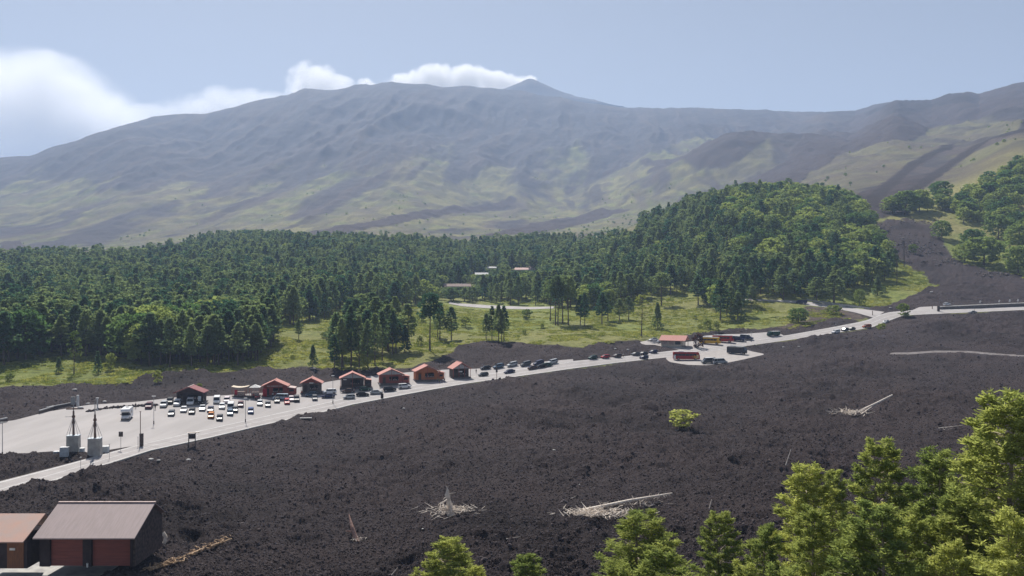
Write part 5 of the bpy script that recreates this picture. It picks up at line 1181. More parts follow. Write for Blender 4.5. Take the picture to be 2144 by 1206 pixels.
car('sedan', 1385, 718, -160, 'white', 'second white car nearest the wall of the yard kiosk', 'cars parked around the lot')
car('suv', 15, 1180, -80, 'black', 'black car parked in front of the orange-roofed shed', 'cars by the garage')
car('sedan', -6, 1190, -85, 'white', 'white car cut by the picture edge beside the shed', 'cars by the garage')
for nm, a in (('suv', (1492, 720, -25, 'dark')),): pass
def offroad(px, by, head, label):
    return car('suv', px, by, head, 'navy', label, 'tour off-roaders in the yard', 'off-road car', 1.35)
for px, by, lab in ((1546, 716, 'dark blue off-roader with a white roof, nearer of the pair in the yard'), (1563, 713, 'dark blue off-roader with a white roof, farther of the pair in the yard')):
    o = offroad(px, by, -28, lab); MB().box((-0.8, 0, 1.73), (2.4, 1.35, 0.06)).obj('white_roof', PAINT['white'], o)
def coach(px, by, head, L_, H_, hw, col, label, name='coach', band=True, roofc='white', cat='bus', stripe=None, front_slope=0.5):
    p = hit0(px, by); h = R(head); hwp = abs(math.sin(h)) * L_ / 2 + abs(math.cos(h)) * hw
    Y = p.y + hwp * 0.9; X = (px - CX) / F * Y; z = float(smooth_z(X, Y)[0]) + 0.05
    root = empty(name, (X, Y, z), h, label=label, cat=cat, group='coaches and buses by the yard')
    b = MB(); b.loft([ring(-L_ / 2, 0.5, H_ - 0.1, hw * 0.96, 0.2, 0.93), ring(-L_ / 2 + 0.3, 0.35, H_, hw, 0.2, 0.93), ring(L_ / 2 - 1.2, 0.35, H_, hw, 0.2, 0.93), ring(L_ / 2 - front_slope, 0.35, H_ - 0.12, hw * 0.98, 0.2, 0.93), ring(L_ / 2, 0.4, H_ * 0.52, hw * 0.92, 0.2, 0.95)])
    b.obj('body', PAINT[col], root)
    rf = MB(); rf.box((-0.3, 0, H_ + 0.04), (L_ - 1.4, hw * 1.6, 0.14)); rf.box((-L_ * 0.2, 0, H_ + 0.2), (2.2, hw * 1.1, 0.2)); rf.obj('roof', PAINT[roofc], root)
    if band:
        nW = max(3, int((L_ - 1.8) / 1.5)); x0 = -L_ / 2 + 0.5; ww = (L_ - 1.9) / nW
        for s in (-1, 1):
            for k in range(nW): MB().box((x0 + ww * (k + 0.5), s * (hw * 0.965), H_ * 0.66), (ww - 0.12, 0.07, H_ * 0.27)).obj('window', M['glass'], root)
        MB().box((L_ / 2 - front_slope * 0.45, 0, H_ * 0.68), (0.1, hw * 1.72, H_ * 0.36), tilt=('Y', -math.atan2(front_slope, H_ * 0.45))).obj('windscreen', M['glass'], root)
        MB().box((-L_ / 2 + 0.06, 0, H_ * 0.7), (0.12, hw * 1.5, H_ * 0.25)).obj('rear_window', M['glass'], root)
    for sy in (-1, 1):
        MB().box((L_ / 2 - 0.02, sy * hw * 0.68, 0.8), (0.1, 0.35, 0.2)).obj('headlight', M['headl'], root)
        MB().box((-L_ / 2 + 0.0, sy * hw * 0.8, 0.95), (0.1, 0.22, 0.4)).obj('taillight', M['taill'], root)
        for sx in (-0.3, 0.33):
            wo_ = link('wheel', WH[0.48], root, (sx * L_, sy * (hw - 0.1), 0.48)); link('rim', HUB[0.48], wo_)
    if stripe:
        for (xx, zz_, lw, lh, mm, tl_) in stripe:
            for sy in (-1, 1): MB().box((xx, sy * (hw + 0.012), zz_), (lw, 0.03, lh), tilt=('Y', tl_)).obj('painted_panel', mm, root)
    return root
coach(1487, 723, -28, 9.5, 3.1, 1.2, 'yellow', 'yellow off-road coach with a grey-white roof in the yard')
coach(1514, 719, -28, 9.5, 3.1, 1.2, 'coachred', 'dark red coach parked behind the yellow one')
YO = mat('yellow_orange_livery', (0.62, 0.30, 0.06), 0.4); OR = mat('orange_livery', (0.55, 0.14, 0.04), 0.4)
coach(1437, 755, -6, 11, 3.35, 1.25, 'coachred', 'big red coach with an orange and cream flourish at the roadside', roofc='pinkwhite', stripe=[(2.6, 1.25, 1.2, 0.5, OR, 0.7), (3.6, 1.3, 1.5, 1.0, YO, 0.35), (4.5, 1.5, 0.9, 1.4, mat('cream_livery', (0.68, 0.52, 0.30), 0.4), 0.1), (-4.9, 1.3, 0.9, 1.7, M['whitep'], 0.0)])
coach(1543, 744, -42, 8.5, 3.2, 1.25, 'dark', 'dark grey bus with a pale roof seen from behind beside the road', name='bus', roofc='silver')
car('van', 1483, 762, -170, 'grey', 'grey van with a white roof beside the red coach', 'vans in the lay-by', scale=1.15)
car('van', 1508, 763, 5, 'silver', 'silver-white van parked nose out at the end of the lay-by', 'vans in the lay-by', scale=1.15)
for o in list(bpy.data.objects):
    if o.get('label', '').startswith('grey van with a white roof'): MB().box((-0.5, 0, 2.04), (3.2, 1.6, 0.06)).obj('white_roof', PAINT['white'], o)
# green truck, dark truck on the forest road
def truck(px, by, head, col, label, cover):
    p = hit0(px, by); root = empty('truck', (p.x, p.y + 1.5, p.z + 0.05), R(head), label=label, cat='truck')
    b = MB(); b.loft([ring(1.2, 0.4, 2.3, 1.05, 0.15, 0.9), ring(1.5, 0.4, 2.4, 1.1, 0.15, 0.9), ring(2.4, 0.4, 2.35, 1.1, 0.15, 0.9), ring(2.95, 0.45, 1.3, 1.05, 0.15, 0.95)]); b.obj('cab', PAINT[col], root)
    MB().box((2.72, 0, 1.75), (0.1, 1.8, 0.8), tilt=('Y', -0.45)).obj('windscreen', M['glass'], root)
    MB().box((-1.0, 0, 1.55), (4.2, 2.25, 1.7)).obj('load_body', PAINT[col], root); MB().box((-1.0, 0, 2.46), (4.25, 2.3, 0.12)).obj('cover', cover, root)
    for sx in (-2.1, 2.0):
        for sy in (-1, 1): wo_ = link('wheel', WH[0.48], root, (sx, sy * 0.98, 0.48)); link('rim', HUB[0.48], wo_)
truck(1621, 705, -160, 'green', 'green lorry with a white top on the verge beyond the yard', M['whitep'])
truck(1680, 637, 170, 'navy', 'dark blue lorry in the tree shade on the forest road', M['wood_dark'])
# camper
p = hit0(257, 880); rv = empty('camper_van', (p.x, p.y + 2.6, p.z + 0.04), R(-76), label='white overcab camper standing alone in the open lot', cat='camper')
b = MB(); b.loft([ring(1.6, 0.4, 1.35, 0.98, 0.12), ring(2.4, 0.4, 1.2, 0.98, 0.12), ring(3.1, 0.42, 0.95, 0.95, 0.12), ring(3.25, 0.45, 0.8, 0.85, 0.1)]); b.obj('bonnet', PAINT['white'], rv)
b = MB(); b.prism([(-3.3, 0.45), (1.6, 0.45), (1.65, 2.05), (2.75, 2.15), (2.9, 2.45), (2.55, 2.95), (1.2, 3.1), (-3.3, 3.05)], -1.12, 1.12); b.obj('living_cabin', PAINT['white'], rv)
MB().box((2.1, 0, 1.66), (0.08, 1.75, 0.95), tilt=('Y', -0.6)).obj('windscreen', M['glass'], rv)
for sy in (-1, 1):
    MB().box((1.75, sy * 1.0, 1.55), (0.6, 0.06, 0.6)).obj('side_window', M['glass'], rv)
    MB().box((-0.6, sy * 1.125, 1.95), (1.3, 0.05, 0.6)).obj('window', M['glass'], rv)
    MB().box((3.24, sy * 0.62, 0.78), (0.06, 0.3, 0.2)).obj('headlight', M['headl'], rv); MB().box((2.0, sy * 1.2, 1.5), (0.1, 0.2, 0.35)).obj('mirror', M['black'], rv)
    for sx in (-1.7, 2.3): wo_ = link('wheel', WH[0.38], rv, (sx, sy * 0.95, 0.38)); link('rim', HUB[0.38], wo_)
MB().box((-0.8, 0, 3.12), (0.7, 0.7, 0.12)).obj('roof_vent', M['wood_dark'], rv); MB().box((3.27, 0, 0.6), (0.06, 1.5, 0.2)).obj('bumper', M['steel'], rv)

# ================================================================ MASTS, LAMPS, POSTS, SIGNS
def mast(px, by, topy, label, cw, ch, boxlab):
    p = hit0(px, by); k = p.y / F; H_ = (by - topy) * k
    cube_h = ch * k; cw_ = cw * k
    bl = empty('concrete_anchor_block', (p.x, p.y + cw_ / 2, p.z - 0.3), R(10), label=boxlab, cat='concrete block', group='anchor blocks of the masts')
    MB().box((0, 0, cube_h / 2 + 0.15), (cw_, cw_ * 0.8, cube_h + 0.3), taper=0.96).obj('block', concrete, bl)
    MB().box((0, 0, cube_h + 0.36), (cw_ * 1.02, cw_ * 0.84, 0.12)).obj('cap_slab', M['gable_pale'], bl)
    root = empty('radio_mast', (p.x, p.y + cw_ / 2, p.z + cube_h + 0.1), R(10), label=label, cat='mast', group='guyed masts on concrete blocks')
    Hm = H_ - cube_h
    MB().tube((0, 0, 0), (0, 0, Hm * 0.62), 0.26, 0.2, 8).obj('lower_pole', M['rustpole'], root)
    MB().tube((0, 0, Hm * 0.62), (0, 0, Hm), 0.12, 0.08, 8).obj('upper_pole', M['steel'], root)
    for z in (0.3, 0.45): MB().tube((0, 0, Hm * z), (0, 0, Hm * z + 0.5), 0.36, n=8).obj('collar', M['rustpole'], root)
    for sx in (-1, 1):
        for sy in (-1, 1): MB().tube((sx * cw_ * 0.46, sy * cw_ * 0.38, 0.15), (0, 0, Hm * 0.5), 0.045, n=4).obj('guy_rod', M['steel'], root)
    for sx in (-0.45, 0.45): MB().tube((sx * cw_ * 0.5, -cw_ * 0.39, 0.15), (0, 0, Hm * 0.42), 0.04, n=4).obj('guy_rod', M['steel'], root)
    return root, Hm
r1, h1 = mast(148, 950, 832, 'left rusty mast with a box aerial and a crossbar on top', 24, 36, 'left pale concrete block carrying a guyed mast')
MB().box((0.9, 0, h1 - 1.0), (0.45, 0.5, 2.4)).obj('aerial_panel', M['whitep'], r1); MB().box((-0.1, 0, h1 - 1.0), (0.9, 0.3, 1.7)).obj('aerial_mesh', M['steel'], r1)
MB().box((0.3, 0, h1 - 2.8), (3.6, 0.35, 0.3)).obj('crossbar', M['rustpole'], r1); MB().box((1.4, 0, h1 - 2.55), (1.0, 0.5, 0.3)).obj('camera_housing', M['whitep'], r1)
MB().box((-1.1, 0.3, h1 - 4.6), (1.4, 0.1, 0.1)).obj('side_arm', M['steel'], r1)
r2, h2 = mast(193, 957, 840, 'right rusty mast with a slim white sensor on its tip', 25, 37, 'right bluish concrete block carrying a guyed mast')
MB().tube((0.5, 0, h2 - 2.4), (0.5, 0, h2 + 0.3), 0.16, n=8).obj('white_sensor', M['whitep'], r2); MB().box((0.5, 0, h2 + 0.4), (0.6, 0.4, 0.18)).obj('sensor_cap', M['whitep'], r2)
def lamp(px, by, topy, label, white_head=True, name='street_lamp', cat='street lamp', r=0.07):
    p = hit0(px, by); H_ = (by - topy) / F * p.y
    root = empty(name, p, 0, label=label, cat=cat, group='lamp posts of the car park')
    MB().tube((0, 0, 0), (0, 0, H_), r * 1.2, r * 0.8, 8).obj('post', M['steel'], root)
    MB().tube((0, 0, 0), (0, 0, 0.9), r * 2.2, n=8).obj('base_sleeve', M['wood_dark'], root)
    MB().box((0, 0, H_ + 0.05), (0.95, 0.4, 0.16)).obj('lamp_head', M['whitep'] if white_head else M['steel'], root); return root
lamp(322, 888, 830, 'lamp post with a white head standing in the middle of the lot')
lamp(514, 884, 834, 'thin leaning lamp post beside the bright blue hatchback')
lamp(697, 845, 787, 'lamp post with a white head between the two middle kiosks')
lamp(5, 955, 885, 'lamp post at the picture edge of the empty lot', False)
lamp(658, 800, 771, 'lamp post on the lava bank behind the narrow kiosk')
lamp(1458, 730, 700, 'thin pole before the rusty tree in the yard', False)
lamp(1562, 718, 690, 'white-tipped pole at the kerb beyond the off-roaders')
lamp(1573, 716, 696, 'short sign pole right of the dark bus', False)
lamp(2040, 657, 640, 'pole at the foot of the retaining wall', False)
def post(px, by, topy, label, box=None, r=0.09, m_='rustpole', arm=None):
    p = hit0(px, by); H_ = (by - topy) / F * p.y; root = empty('post', p, 0, label=label, cat='post')
    MB().tube((0, 0, -0.2), (0, 0, H_), r, n=8).obj('shaft', M[m_], root)
    MB().box((0, 0, H_ + 0.05), (0.3, 0.3, 0.1)).obj('cap', M[m_], root)
    if box: MB().box(*box).obj('panel', M['wood_dark'], root)
    if arm: MB().box(*arm).obj('arm', M[m_], root)
    return root
post(294, 935, 862, 'tall slim post with a dark cabinet at its foot beside the road', box=((0.25, 0, 1.6), (0.75, 0.6, 3.0)))
post(289, 937, 915, 'short pale stake left of the tall cabinet post', m_='steel', r=0.06)
post(253, 942, 906, 'sign on a thin pole with a small dark square panel', box=((0, 0, 3.6), (0.95, 0.12, 1.15)), m_='steel', r=0.05)
post(229, 962, 930, 'thin delineator at the roadside by the concrete blocks', m_='steel', r=0.04)
post(169, 988, 958, 'thin delineator at the road edge below the masts', m_='steel', r=0.04)
post(800, 846, 817, 'dark sign post at the road edge before the silver saloon', box=((0, 0, 2.6), (0.9, 0.15, 1.6)))
post(1040, 795, 758, 'dark sign post at the road edge before the blue saloon', box=((0, 0, 3.4), (0.7, 0.15, 1.4)))
post(1964, 652, 620, 'old pole with a cabinet at the start of the retaining wall', box=((0.2, 0, 1.4), (1.1, 0.8, 2.8)), arm=((0, 0, 6.2), (1.6, 0.12, 0.12)))
post(1827, 660, 651, 'little dark marker at the mouth of the forest road', r=0.2)
post(1952, 647, 640, 'short dark marker post left of the old pole', r=0.2)
post(1893, 560, 505, 'bare dead trunk standing at the edge of the lava channel', m_='trunk', r=0.35)
post(1878, 595, 545, 'slim dead trunk above the grass tongue', m_='trunk', r=0.25)
p = hit0(402, 937); fr_ = empty('notice_frame', p, R(15), label='dark wooden notice frame on two legs at the road edge', cat='sign')
for x in (-0.75, 0.75): MB().box((x, 0, 1.6), (0.2, 0.2, 3.8)).obj('leg', M['wood_dark'], fr_)
MB().box((0, 0, 2.7), (1.3, 0.12, 1.2)).obj('board', M['wood_dark'], fr_); MB().box((0.3, 0, 3.6), (2.8, 0.7, 0.16)).obj('little_roof', M['deadwood'], fr_)
# electrical boxes by the masts
for px, by, w_, h_2, lab in ((133, 957, 1.6, 2.0, 'small grey cabinet in front of the left concrete block'), (214, 948, 2.4, 1.3, 'white tank-like box right of the right concrete block'), (121, 952, 1.8, 0.6, 'flat white slab lying left of the masts'), (170, 950, 0.9, 1.1, 'small box between the two concrete blocks')):
    p = hit0(px, by); o = empty('utility_cabinet', p, R(8), label=lab, cat='cabinet'); MB().box((0, 0.5, h_2 / 2), (w_, 1.0, h_2)).obj('housing', M['gable_pale'], o); MB().box((0, 0.5, h_2 + 0.05), (w_ + 0.15, 1.15, 0.1)).obj('top', M['whitep'], o)
# low roofs / rails at the back edge of the lot
def rail(a, b, label, hh=1.0, m1='steel', m2='wood_dark', name='barrier', th=0.25, drop=0.0):
    A_ = hit0(*a); B_ = hit0(*b); o = empty(name, A_, 0, label=label, cat='barrier'); d = B_ - A_
    n_ = max(2, int(d.length / 4)); dn = Vector((-d.y, d.x, 0)).normalized() * th / 2
    mb = MB(); mb.loft([[q + dn + Vector((0, 0, 0.75 * hh)), q - dn + Vector((0, 0, 0.75 * hh)), q - dn + Vector((0, 0, hh)), q + dn + Vector((0, 0, hh))] for q in (Vector((0, 0, 0)), d)]); mb.obj('beam', M[m1], o)
    mb = MB(); mb.loft([[q + dn * 0.5 + Vector((0, 0, 0.1 * hh)), q - dn * 0.5 + Vector((0, 0, 0.1 * hh)), q - dn * 0.5 + Vector((0, 0, 0.72 * hh)), q + dn * 0.5 + Vector((0, 0, 0.72 * hh))] for q in (Vector((0, 0, 0)), d)]); mb.obj('board', M[m2], o)
    for k in range(n_ + 1): q = d * (k / n_); MB().box((q.x, q.y, q.z + hh * 0.35), (0.16, 0.16, hh * 0.7)).obj('post', M['wood_dark'], o)
rail((-20, 891), (15, 883), 'low dark barrier with a pale top at the far edge of the empty lot', 1.2)
rail((82, 867), (112, 858), 'first length of pale-topped barrier on the lot rim', 1.1)
rail((98, 860), (160, 848), 'second longer barrier on the rim, higher and farther back', 1.1)
rail((1690, 630), (1822, 648), 'steel guard rail along the upper side of the forest road', 1.0, 'steel', 'steel', 'guard_rail')
# retaining wall at the right
wa = [hit0(1967, 648), hit0(2050, 645.5), hit0(2150, 641.5), hit0(2400, 632)]
rw = MB(); rings = []
for q, hh in zip(wa, (1.2, 1.5, 1.6, 1.6)): rings.append([q + Vector((0, 0, -0.5)), q + Vector((0, 0, hh)), q + Vector((0, 0.5, hh)), q + Vector((0, 0.5, -0.5))])
ro = empty('retaining_wall', wa[0], 0, label='long dark retaining wall with a pale coping beside the upper road', cat='wall')
rw.loft([[v - wa[0] for v in r_] for r_ in rings]); rw.obj('wall_face', M['stone'], ro)
cp = MB(); cp.loft([[q - wa[0] + Vector((0, a, hh + b)) for a, b in ((-0.15, 0), (-0.15, 0.35), (2.2, 0.45), (2.2, 0.0))] for q, hh in zip(wa, (1.2, 1.5, 1.6, 1.6))]); cp.obj('coping', concrete, ro)
for px, lab in ((2054, 'first white marker board on the retaining wall'), (2094, 'second white marker board on the retaining wall'), (2116, 'third white marker board on the retaining wall'), (2133, 'last white marker board, nearest the picture edge')):
    q = hit0(px, 645 - (px - 2050) * 0.04); o = empty('marker_board', (q.x, q.y + 1.0, q.z + 2.0), 0, label=lab, cat='marker', group='white boards on the retaining wall')
    MB().box((0, 0, 0.75), (0.1, 0.1, 1.5)).obj('stake', M['steel'], o); MB().box((0.1, -0.06, 1.35), (0.75, 0.06, 1.1), tilt=('Y', 0.3)).obj('board', M['whitep'], o)
q = hit0(1982, 648); o = empty('parked_car_on_ledge', (q.x, q.y + 1.4, q.z + 2.5), R(15)); bpy.data.objects.remove(o)
car('hatch', 1983, 646, 15, 'white', 'white car peeping over the start of the retaining wall', 'cars on the open road').location.z += 1.5

# ================================================================ DEAD WOOD AND STONES
def brush(mb, cx, cy, n, rx, ry, g_, hmax=0.8, L0=1.2, r=0.035):
    for _ in range(n):
        x = cx + g_.gauss(0, rx); y = cy + g_.gauss(0, ry); a = g_.random() * 6.28; L_ = L0 * g_.uniform(0.4, 1.1); z = 0.2 + g_.uniform(0, hmax * 0.5)
        x2, y2 = x + math.cos(a) * L_, y + math.sin(a) * L_
        mb.tube((x, y, z), (x2, y2, z + g_.uniform(-0.3, 0.5) * hmax), r * g_.uniform(0.6, 1.8), r * 0.3, 4)
def wood_thing(px, by, label, name='fallen_tree', cat='dead tree'):
    p = hit(px, by); return empty(name, p, 0, label=label, cat=cat), p
g_ = random.Random(5)
o, p = wood_thing(938, 1080, 'white broken stump standing in a ring of bleached branches', 'dead_stump'); o.location.z += 0.35
mb = MB(); mb.loft([[(0.9 * a + dx, 0.3 * b, z) for a, b in ((s, 0), (s * .5, s), (-s * .5, s), (-s, 0), (-s * .5, -s), (s * .5, -s))] for s, z, dx in ((0.75, -0.4, 0.5), (0.46, 0.9, 0.38), (0.52, 1.6, 0.2), (0.34, 2.4, 0.1), (0.46, 3.0, -0.12), (0.24, 3.7, -0.05), (0.06, 4.4, -0.2))])
mb.tube((0.5, -0.3, 0.6), (0.9, -0.4, 2.1), 0.18, 0.03, 4).tube((-0.1, -0.3, 0.6), (-0.75, -0.5, 1.8), 0.2, 0.04, 4).tube((0.2, -0.2, 2.2), (0.5, -0.3, 3.3), 0.13, 0.02, 4).tube((0.1, 0, 3.2), (1.3, 0, 3.45), 0.09, 0.03, 5).tube((-0.1, 0, 2.3), (-1.3, -0.2, 1.5), 0.16, 0.05, 5).tube((-0.2, 0, 2.8), (-0.8, -0.1, 2.3), 0.12, 0.05, 5); mb.obj('stump', M['deadwood'], o)
mb = MB(); brush(mb, 0.5, 0.0, 150, 1.9, 1.6, g_, 1.5, 1.8, 0.05); mb.obj('branches', M['deadwood'], o)
o, p = wood_thing(735, 1130, 'reddish splintered trunk leaning on the lava left of the white stump')
mb = MB(); mb.tube((0.9, -0.5, 0.1), (0.1, 0.6, 1.7), 0.36, 0.3, 8).tube((0.1, 0.6, 1.7), (-0.75, 2.2, 3.4), 0.3, 0.08, 8).tube((0.2, 0.3, 1.2), (-0.9, 0.2, 1.3), 0.2, 0.08, 6).tube((0.9, -0.5, 0.2), (1.4, -0.9, 0.0), 0.28, 0.1, 6); mb.obj('trunk', mat('reddish_deadwood', (0.46, 0.30, 0.24), 0.85, (0.24, 0.13, 0.10), 4.0, bump=0.4), o)
mb = MB(); brush(mb, 1.2, -0.6, 26, 0.6, 0.5, g_, 0.4, 0.8); mb.obj('branches', M['deadwood'], o)
A_ = hit(1235, 1075); B_ = hit(1400, 1046); o = empty('fallen_tree', A_, 0, label='long bleached log lying across the lava above the bushy pine', cat='dead tree'); d = B_ - A_
mb = MB(); mb.tube((-1.5, -0.3, 0.55), d * 0.5 + Vector((0, 0, 1.0)), 0.32, 0.28, 8).tube(d * 0.5 + Vector((0, 0, 1.0)), d + Vector((0.6, 0, 1.1)), 0.28, 0.12, 8)
for k in range(34):
    t = g_.uniform(0.05, 1.05); q = d * t + Vector((0, 0, 0.8)); a = g_.uniform(-0.6, 0.6); mb.tube(q, q + Vector((math.sin(a) * 1.3, g_.uniform(-0.5, 0.6), g_.uniform(-0.6, 1.0))), 0.09, 0.03, 4)
mb.obj('trunk', M['deadwood'], o)
mb = MB(); brush(mb, 2.2, -1.9, 210, 3.4, 0.9, g_, 1.5, 1.6, 0.06); brush(mb, -1.4, -1.3, 80, 1.2, 0.7, g_, 1.3, 1.2, 0.055); brush(mb, d.x * 0.6, d.y * 0.6 + 0.3, 40, 2.6, 0.5, g_, 1.8, 1.5, 0.05); brush(mb, d.x * 1.1, d.y + 0.4, 26, 1.6, 0.4, g_, 0.5, 1.6); mb.obj('branches', M['deadwood'], o)
A_ = hit(1790, 872) + Vector((0, 0, 0.4)); B_ = hit(1868, 841) + Vector((0, 0, 0.9)); o = empty('fallen_tree', A_, 0, label='white log with a heap of twigs at its foot amid the lava', cat='dead tree'); d = B_ - A_
mb = MB(); mb.tube((0, 0, 0.4), d * 0.6 + Vector((0, 0, 0.6)), 0.26, 0.26, 8).tube(d * 0.6 + Vector((0, 0, 0.6)), d + Vector((0, 0, 0.9)), 0.26, 0.2, 8).tube((1.2, -0.8, 0.3), d * 0.4 + Vector((0, -0.8, 0.4)), 0.16, 0.1, 6); mb.obj('trunk', M['deadwood'], o)
mb = MB(); brush(mb, -1.6, -0.6, 130, 2.0, 1.5, g_, 2.0, 1.9, 0.07); mb.obj('branches', M['deadwood'], o)
A_ = hit(1965, 899); B_ = hit(2015, 895); o = empty('fallen_tree', A_, 0, label='thin pale branch lying beside the tallest near pine', cat='dead branch'); d = B_ - A_
mb = MB(); mb.tube((0, 0, 0.3), d + Vector((0, 0, 0.5)), 0.1, 0.05, 6); brush(mb, d.x * .6, d.y * .6, 12, 1.4, 0.3, g_, 0.4, 0.8); mb.obj('trunk', M['deadwood'], o)
A_ = hit(312, 1196); B_ = hit(385, 1180); tanw = mat('tan_splinters', (0.50, 0.34, 0.20), 0.85, (0.22, 0.15, 0.10), 5.0)
o = empty('fallen_tree', A_, 0, label='tan splintered wood heap on the lava right of the garage', cat='dead tree'); d = B_ - A_
mb = MB(); mb.tube((0, 0, 0.25), d + Vector((0, 0, 0.4)), 0.3, 0.15, 7)
for k in range(5): brush(mb, d.x * k / 5, d.y * k / 5 + 0.3, 16, 0.5, 0.35, g_, 0.5, 0.8, 0.08)
mb.obj('trunk', tanw, o)
A_ = hit(400, 1165); B_ = hit(485, 1132); o = empty('fallen_tree', A_, 0, label='narrow trail of splintered wood climbing away from the tan heap', cat='dead tree'); d = B_ - A_
mb = MB(); mb.tube((0, 0, 0.2), d * 0.3 + Vector((0, 0, 0.4)), 0.26, 0.2, 7).tube(d * 0.45 + Vector((0, 0, 0.3)), d + Vector((0, 0, 0.3)), 0.26, 0.1, 7)
for k in range(6): brush(mb, d.x * k / 6, d.y * k / 6, 12, 0.5, 0.35, g_, 0.4, 0.8, 0.07)
mb.obj('trunk', tanw, o)
A_ = hit(345, 1138); o = empty('dead_stump', A_, 0, label='curved pale stump beside the garage side wall', cat='dead tree')
MB().tube((0.0, 0, 0), (0.15, 0, 1.0), 0.3, 0.25, 7).tube((0.15, 0, 1.0), (-0.3, 0, 1.6), 0.25, 0.3, 7).obj('trunk', M['deadwood'], o); MB().tube((0, 0, 0.2), (-1.3, -0.4, -0.1), 0.2, 0.08, 6).obj('root', M['deadwood'], o)
for px, by, ln, lab, an_ in ((1485, 1066, 1.0, 'small upright white snag between the long log and the slim pine', 1.25), (1195, 1045, 0.7, 'short white stick on the lava above the long log', 0.3), (1060, 1130, 1.6, 'thin grey stick left of the long log branches', 0.1), (820, 1206, 0.9, 'thin pale stick at the bottom edge of the lava', -0.8), (1645, 975, 2.2, 'bare white twig crown poking up by the grey-green tall pine', 1.2)):
    A_ = hit(px, by); o = link('stick', MB().tube((0, 0, 0.1), (math.cos(an_) * ln * 1.3, 0, 0.15 + math.sin(abs(an_)) * ln * 1.5), 0.09, 0.04, 6).mesh('stick', M['deadwood']), None, A_, label=lab, cat='dead wood')
# pale boulders and slabs
import bmesh
bm = bmesh.new(); bmesh.ops.create_icosphere(bm, subdivisions=2, radius=0.5); gr = random.Random(4)
for v in bm.verts: v.co *= gr.uniform(0.8, 1.15); v.co.z *= 0.7
BM = bpy.data.meshes.new('boulder'); bm.to_mesh(BM); bm.free(); BM.materials.append(mat('pale_boulder', (0.5, 0.49, 0.47), 0.9, (0.36, 0.35, 0.34), 3.0, bump=0.4))
BR = BM.copy(); BR.materials.clear(); BR.materials.append(mat('grey_brown_rock', (0.22, 0.185, 0.165), 0.95, (0.10, 0.085, 0.08), 2.0, bump=0.4))
ST = [(316, 963, 1.1, 'pale boulder on the lava just below the road, first of a pair'), (332, 965, 0.7, 'smaller pale stone right of the first boulder below the road'), (395, 964, 1.0, 'white stone below the wooden notice frame'), (157, 817, 1.3, 'white stone near the grass behind the masts'), (219, 842, 1.3, 'white block on the lava rim behind the lot'),
 (184, 846, 1.1, 'pale round stone on the lot rim left of the white block'), (652, 772, 1.1, 'pale stone on the lava bank behind the narrow kiosk'), (1288, 731, 1.1, 'white stone on the lava above the brown hatchback'), (1315, 733, 1.1, 'white stone right of its twin above the brown hatchback'), (1864, 645, 1.3, 'white stone at the edge of the lava beyond the junction'),
 (1640, 727, 0.9, 'small white stone below the road right of the dark bus'), (1673, 726, 0.9, 'second small white stone below the road'), (1160, 943, 0.6, 'tiny white stone in the middle of the dark lava'), (885, 1108, 0.35, 'white pebble under the white stump'), (1213, 1015, 0.3, 'white pebble above the long bleached log'), (2010, 1057, 0.4, 'pale stone glimpsed between the near pines'), (845, 856, 0.9, 'greyish stone on the slope below the sign post'), (1950, 612, 2.0, 'pale smear of rock in the lava flow above the junction')]
for px, by, s_, lab in ST:
    o = link('stone', BM, None, hit(px, by) + Vector((0, 0, 0.12 * s_)), label=lab, cat='stone'); o.scale = (s_ * 1.2, s_, s_ * 0.8); o.rotation_euler.z = random.random() * 6
A_ = hit(640, 877); o = link('slab', MB().box((0, 0, 0.3), (3.4, 0.7, 0.16), rz=0.15).mesh('slab', M['canvasw']), None, A_, label='long white plank lying on the slope below the road', cat='plank')
# rocks strewn through the lava channel
g5 = random.Random(8); RK = []
pg = [(1885,500,60,22),(1905,540,50,20),(1940,520,55,14),(1840,480,25,14),(1930,465,60,8),(1985,548,25,8),(2080,575,40,5)]
pts_ = []
for cx_, cy_, rx, ry in pg:
    for _ in range(60): pts_.append(hit(cx_ + g5.gauss(0, rx * .5), cy_ + g5.gauss(0, ry * .5)))
nn = len(pts_); sc0 = np.random.default_rng(2).uniform(0.6, 2.2, (nn, 1)) * np.array([[1.5, 1, 0.6]])
scatter('channel_rubble', np.array([tuple(q) for q in pts_]), np.random.default_rng(3).uniform(0, 0.8, (nn, 3)), sc0, np.zeros(nn, int), [BR], 'pale rock debris strewn through the lava channel above the junction')

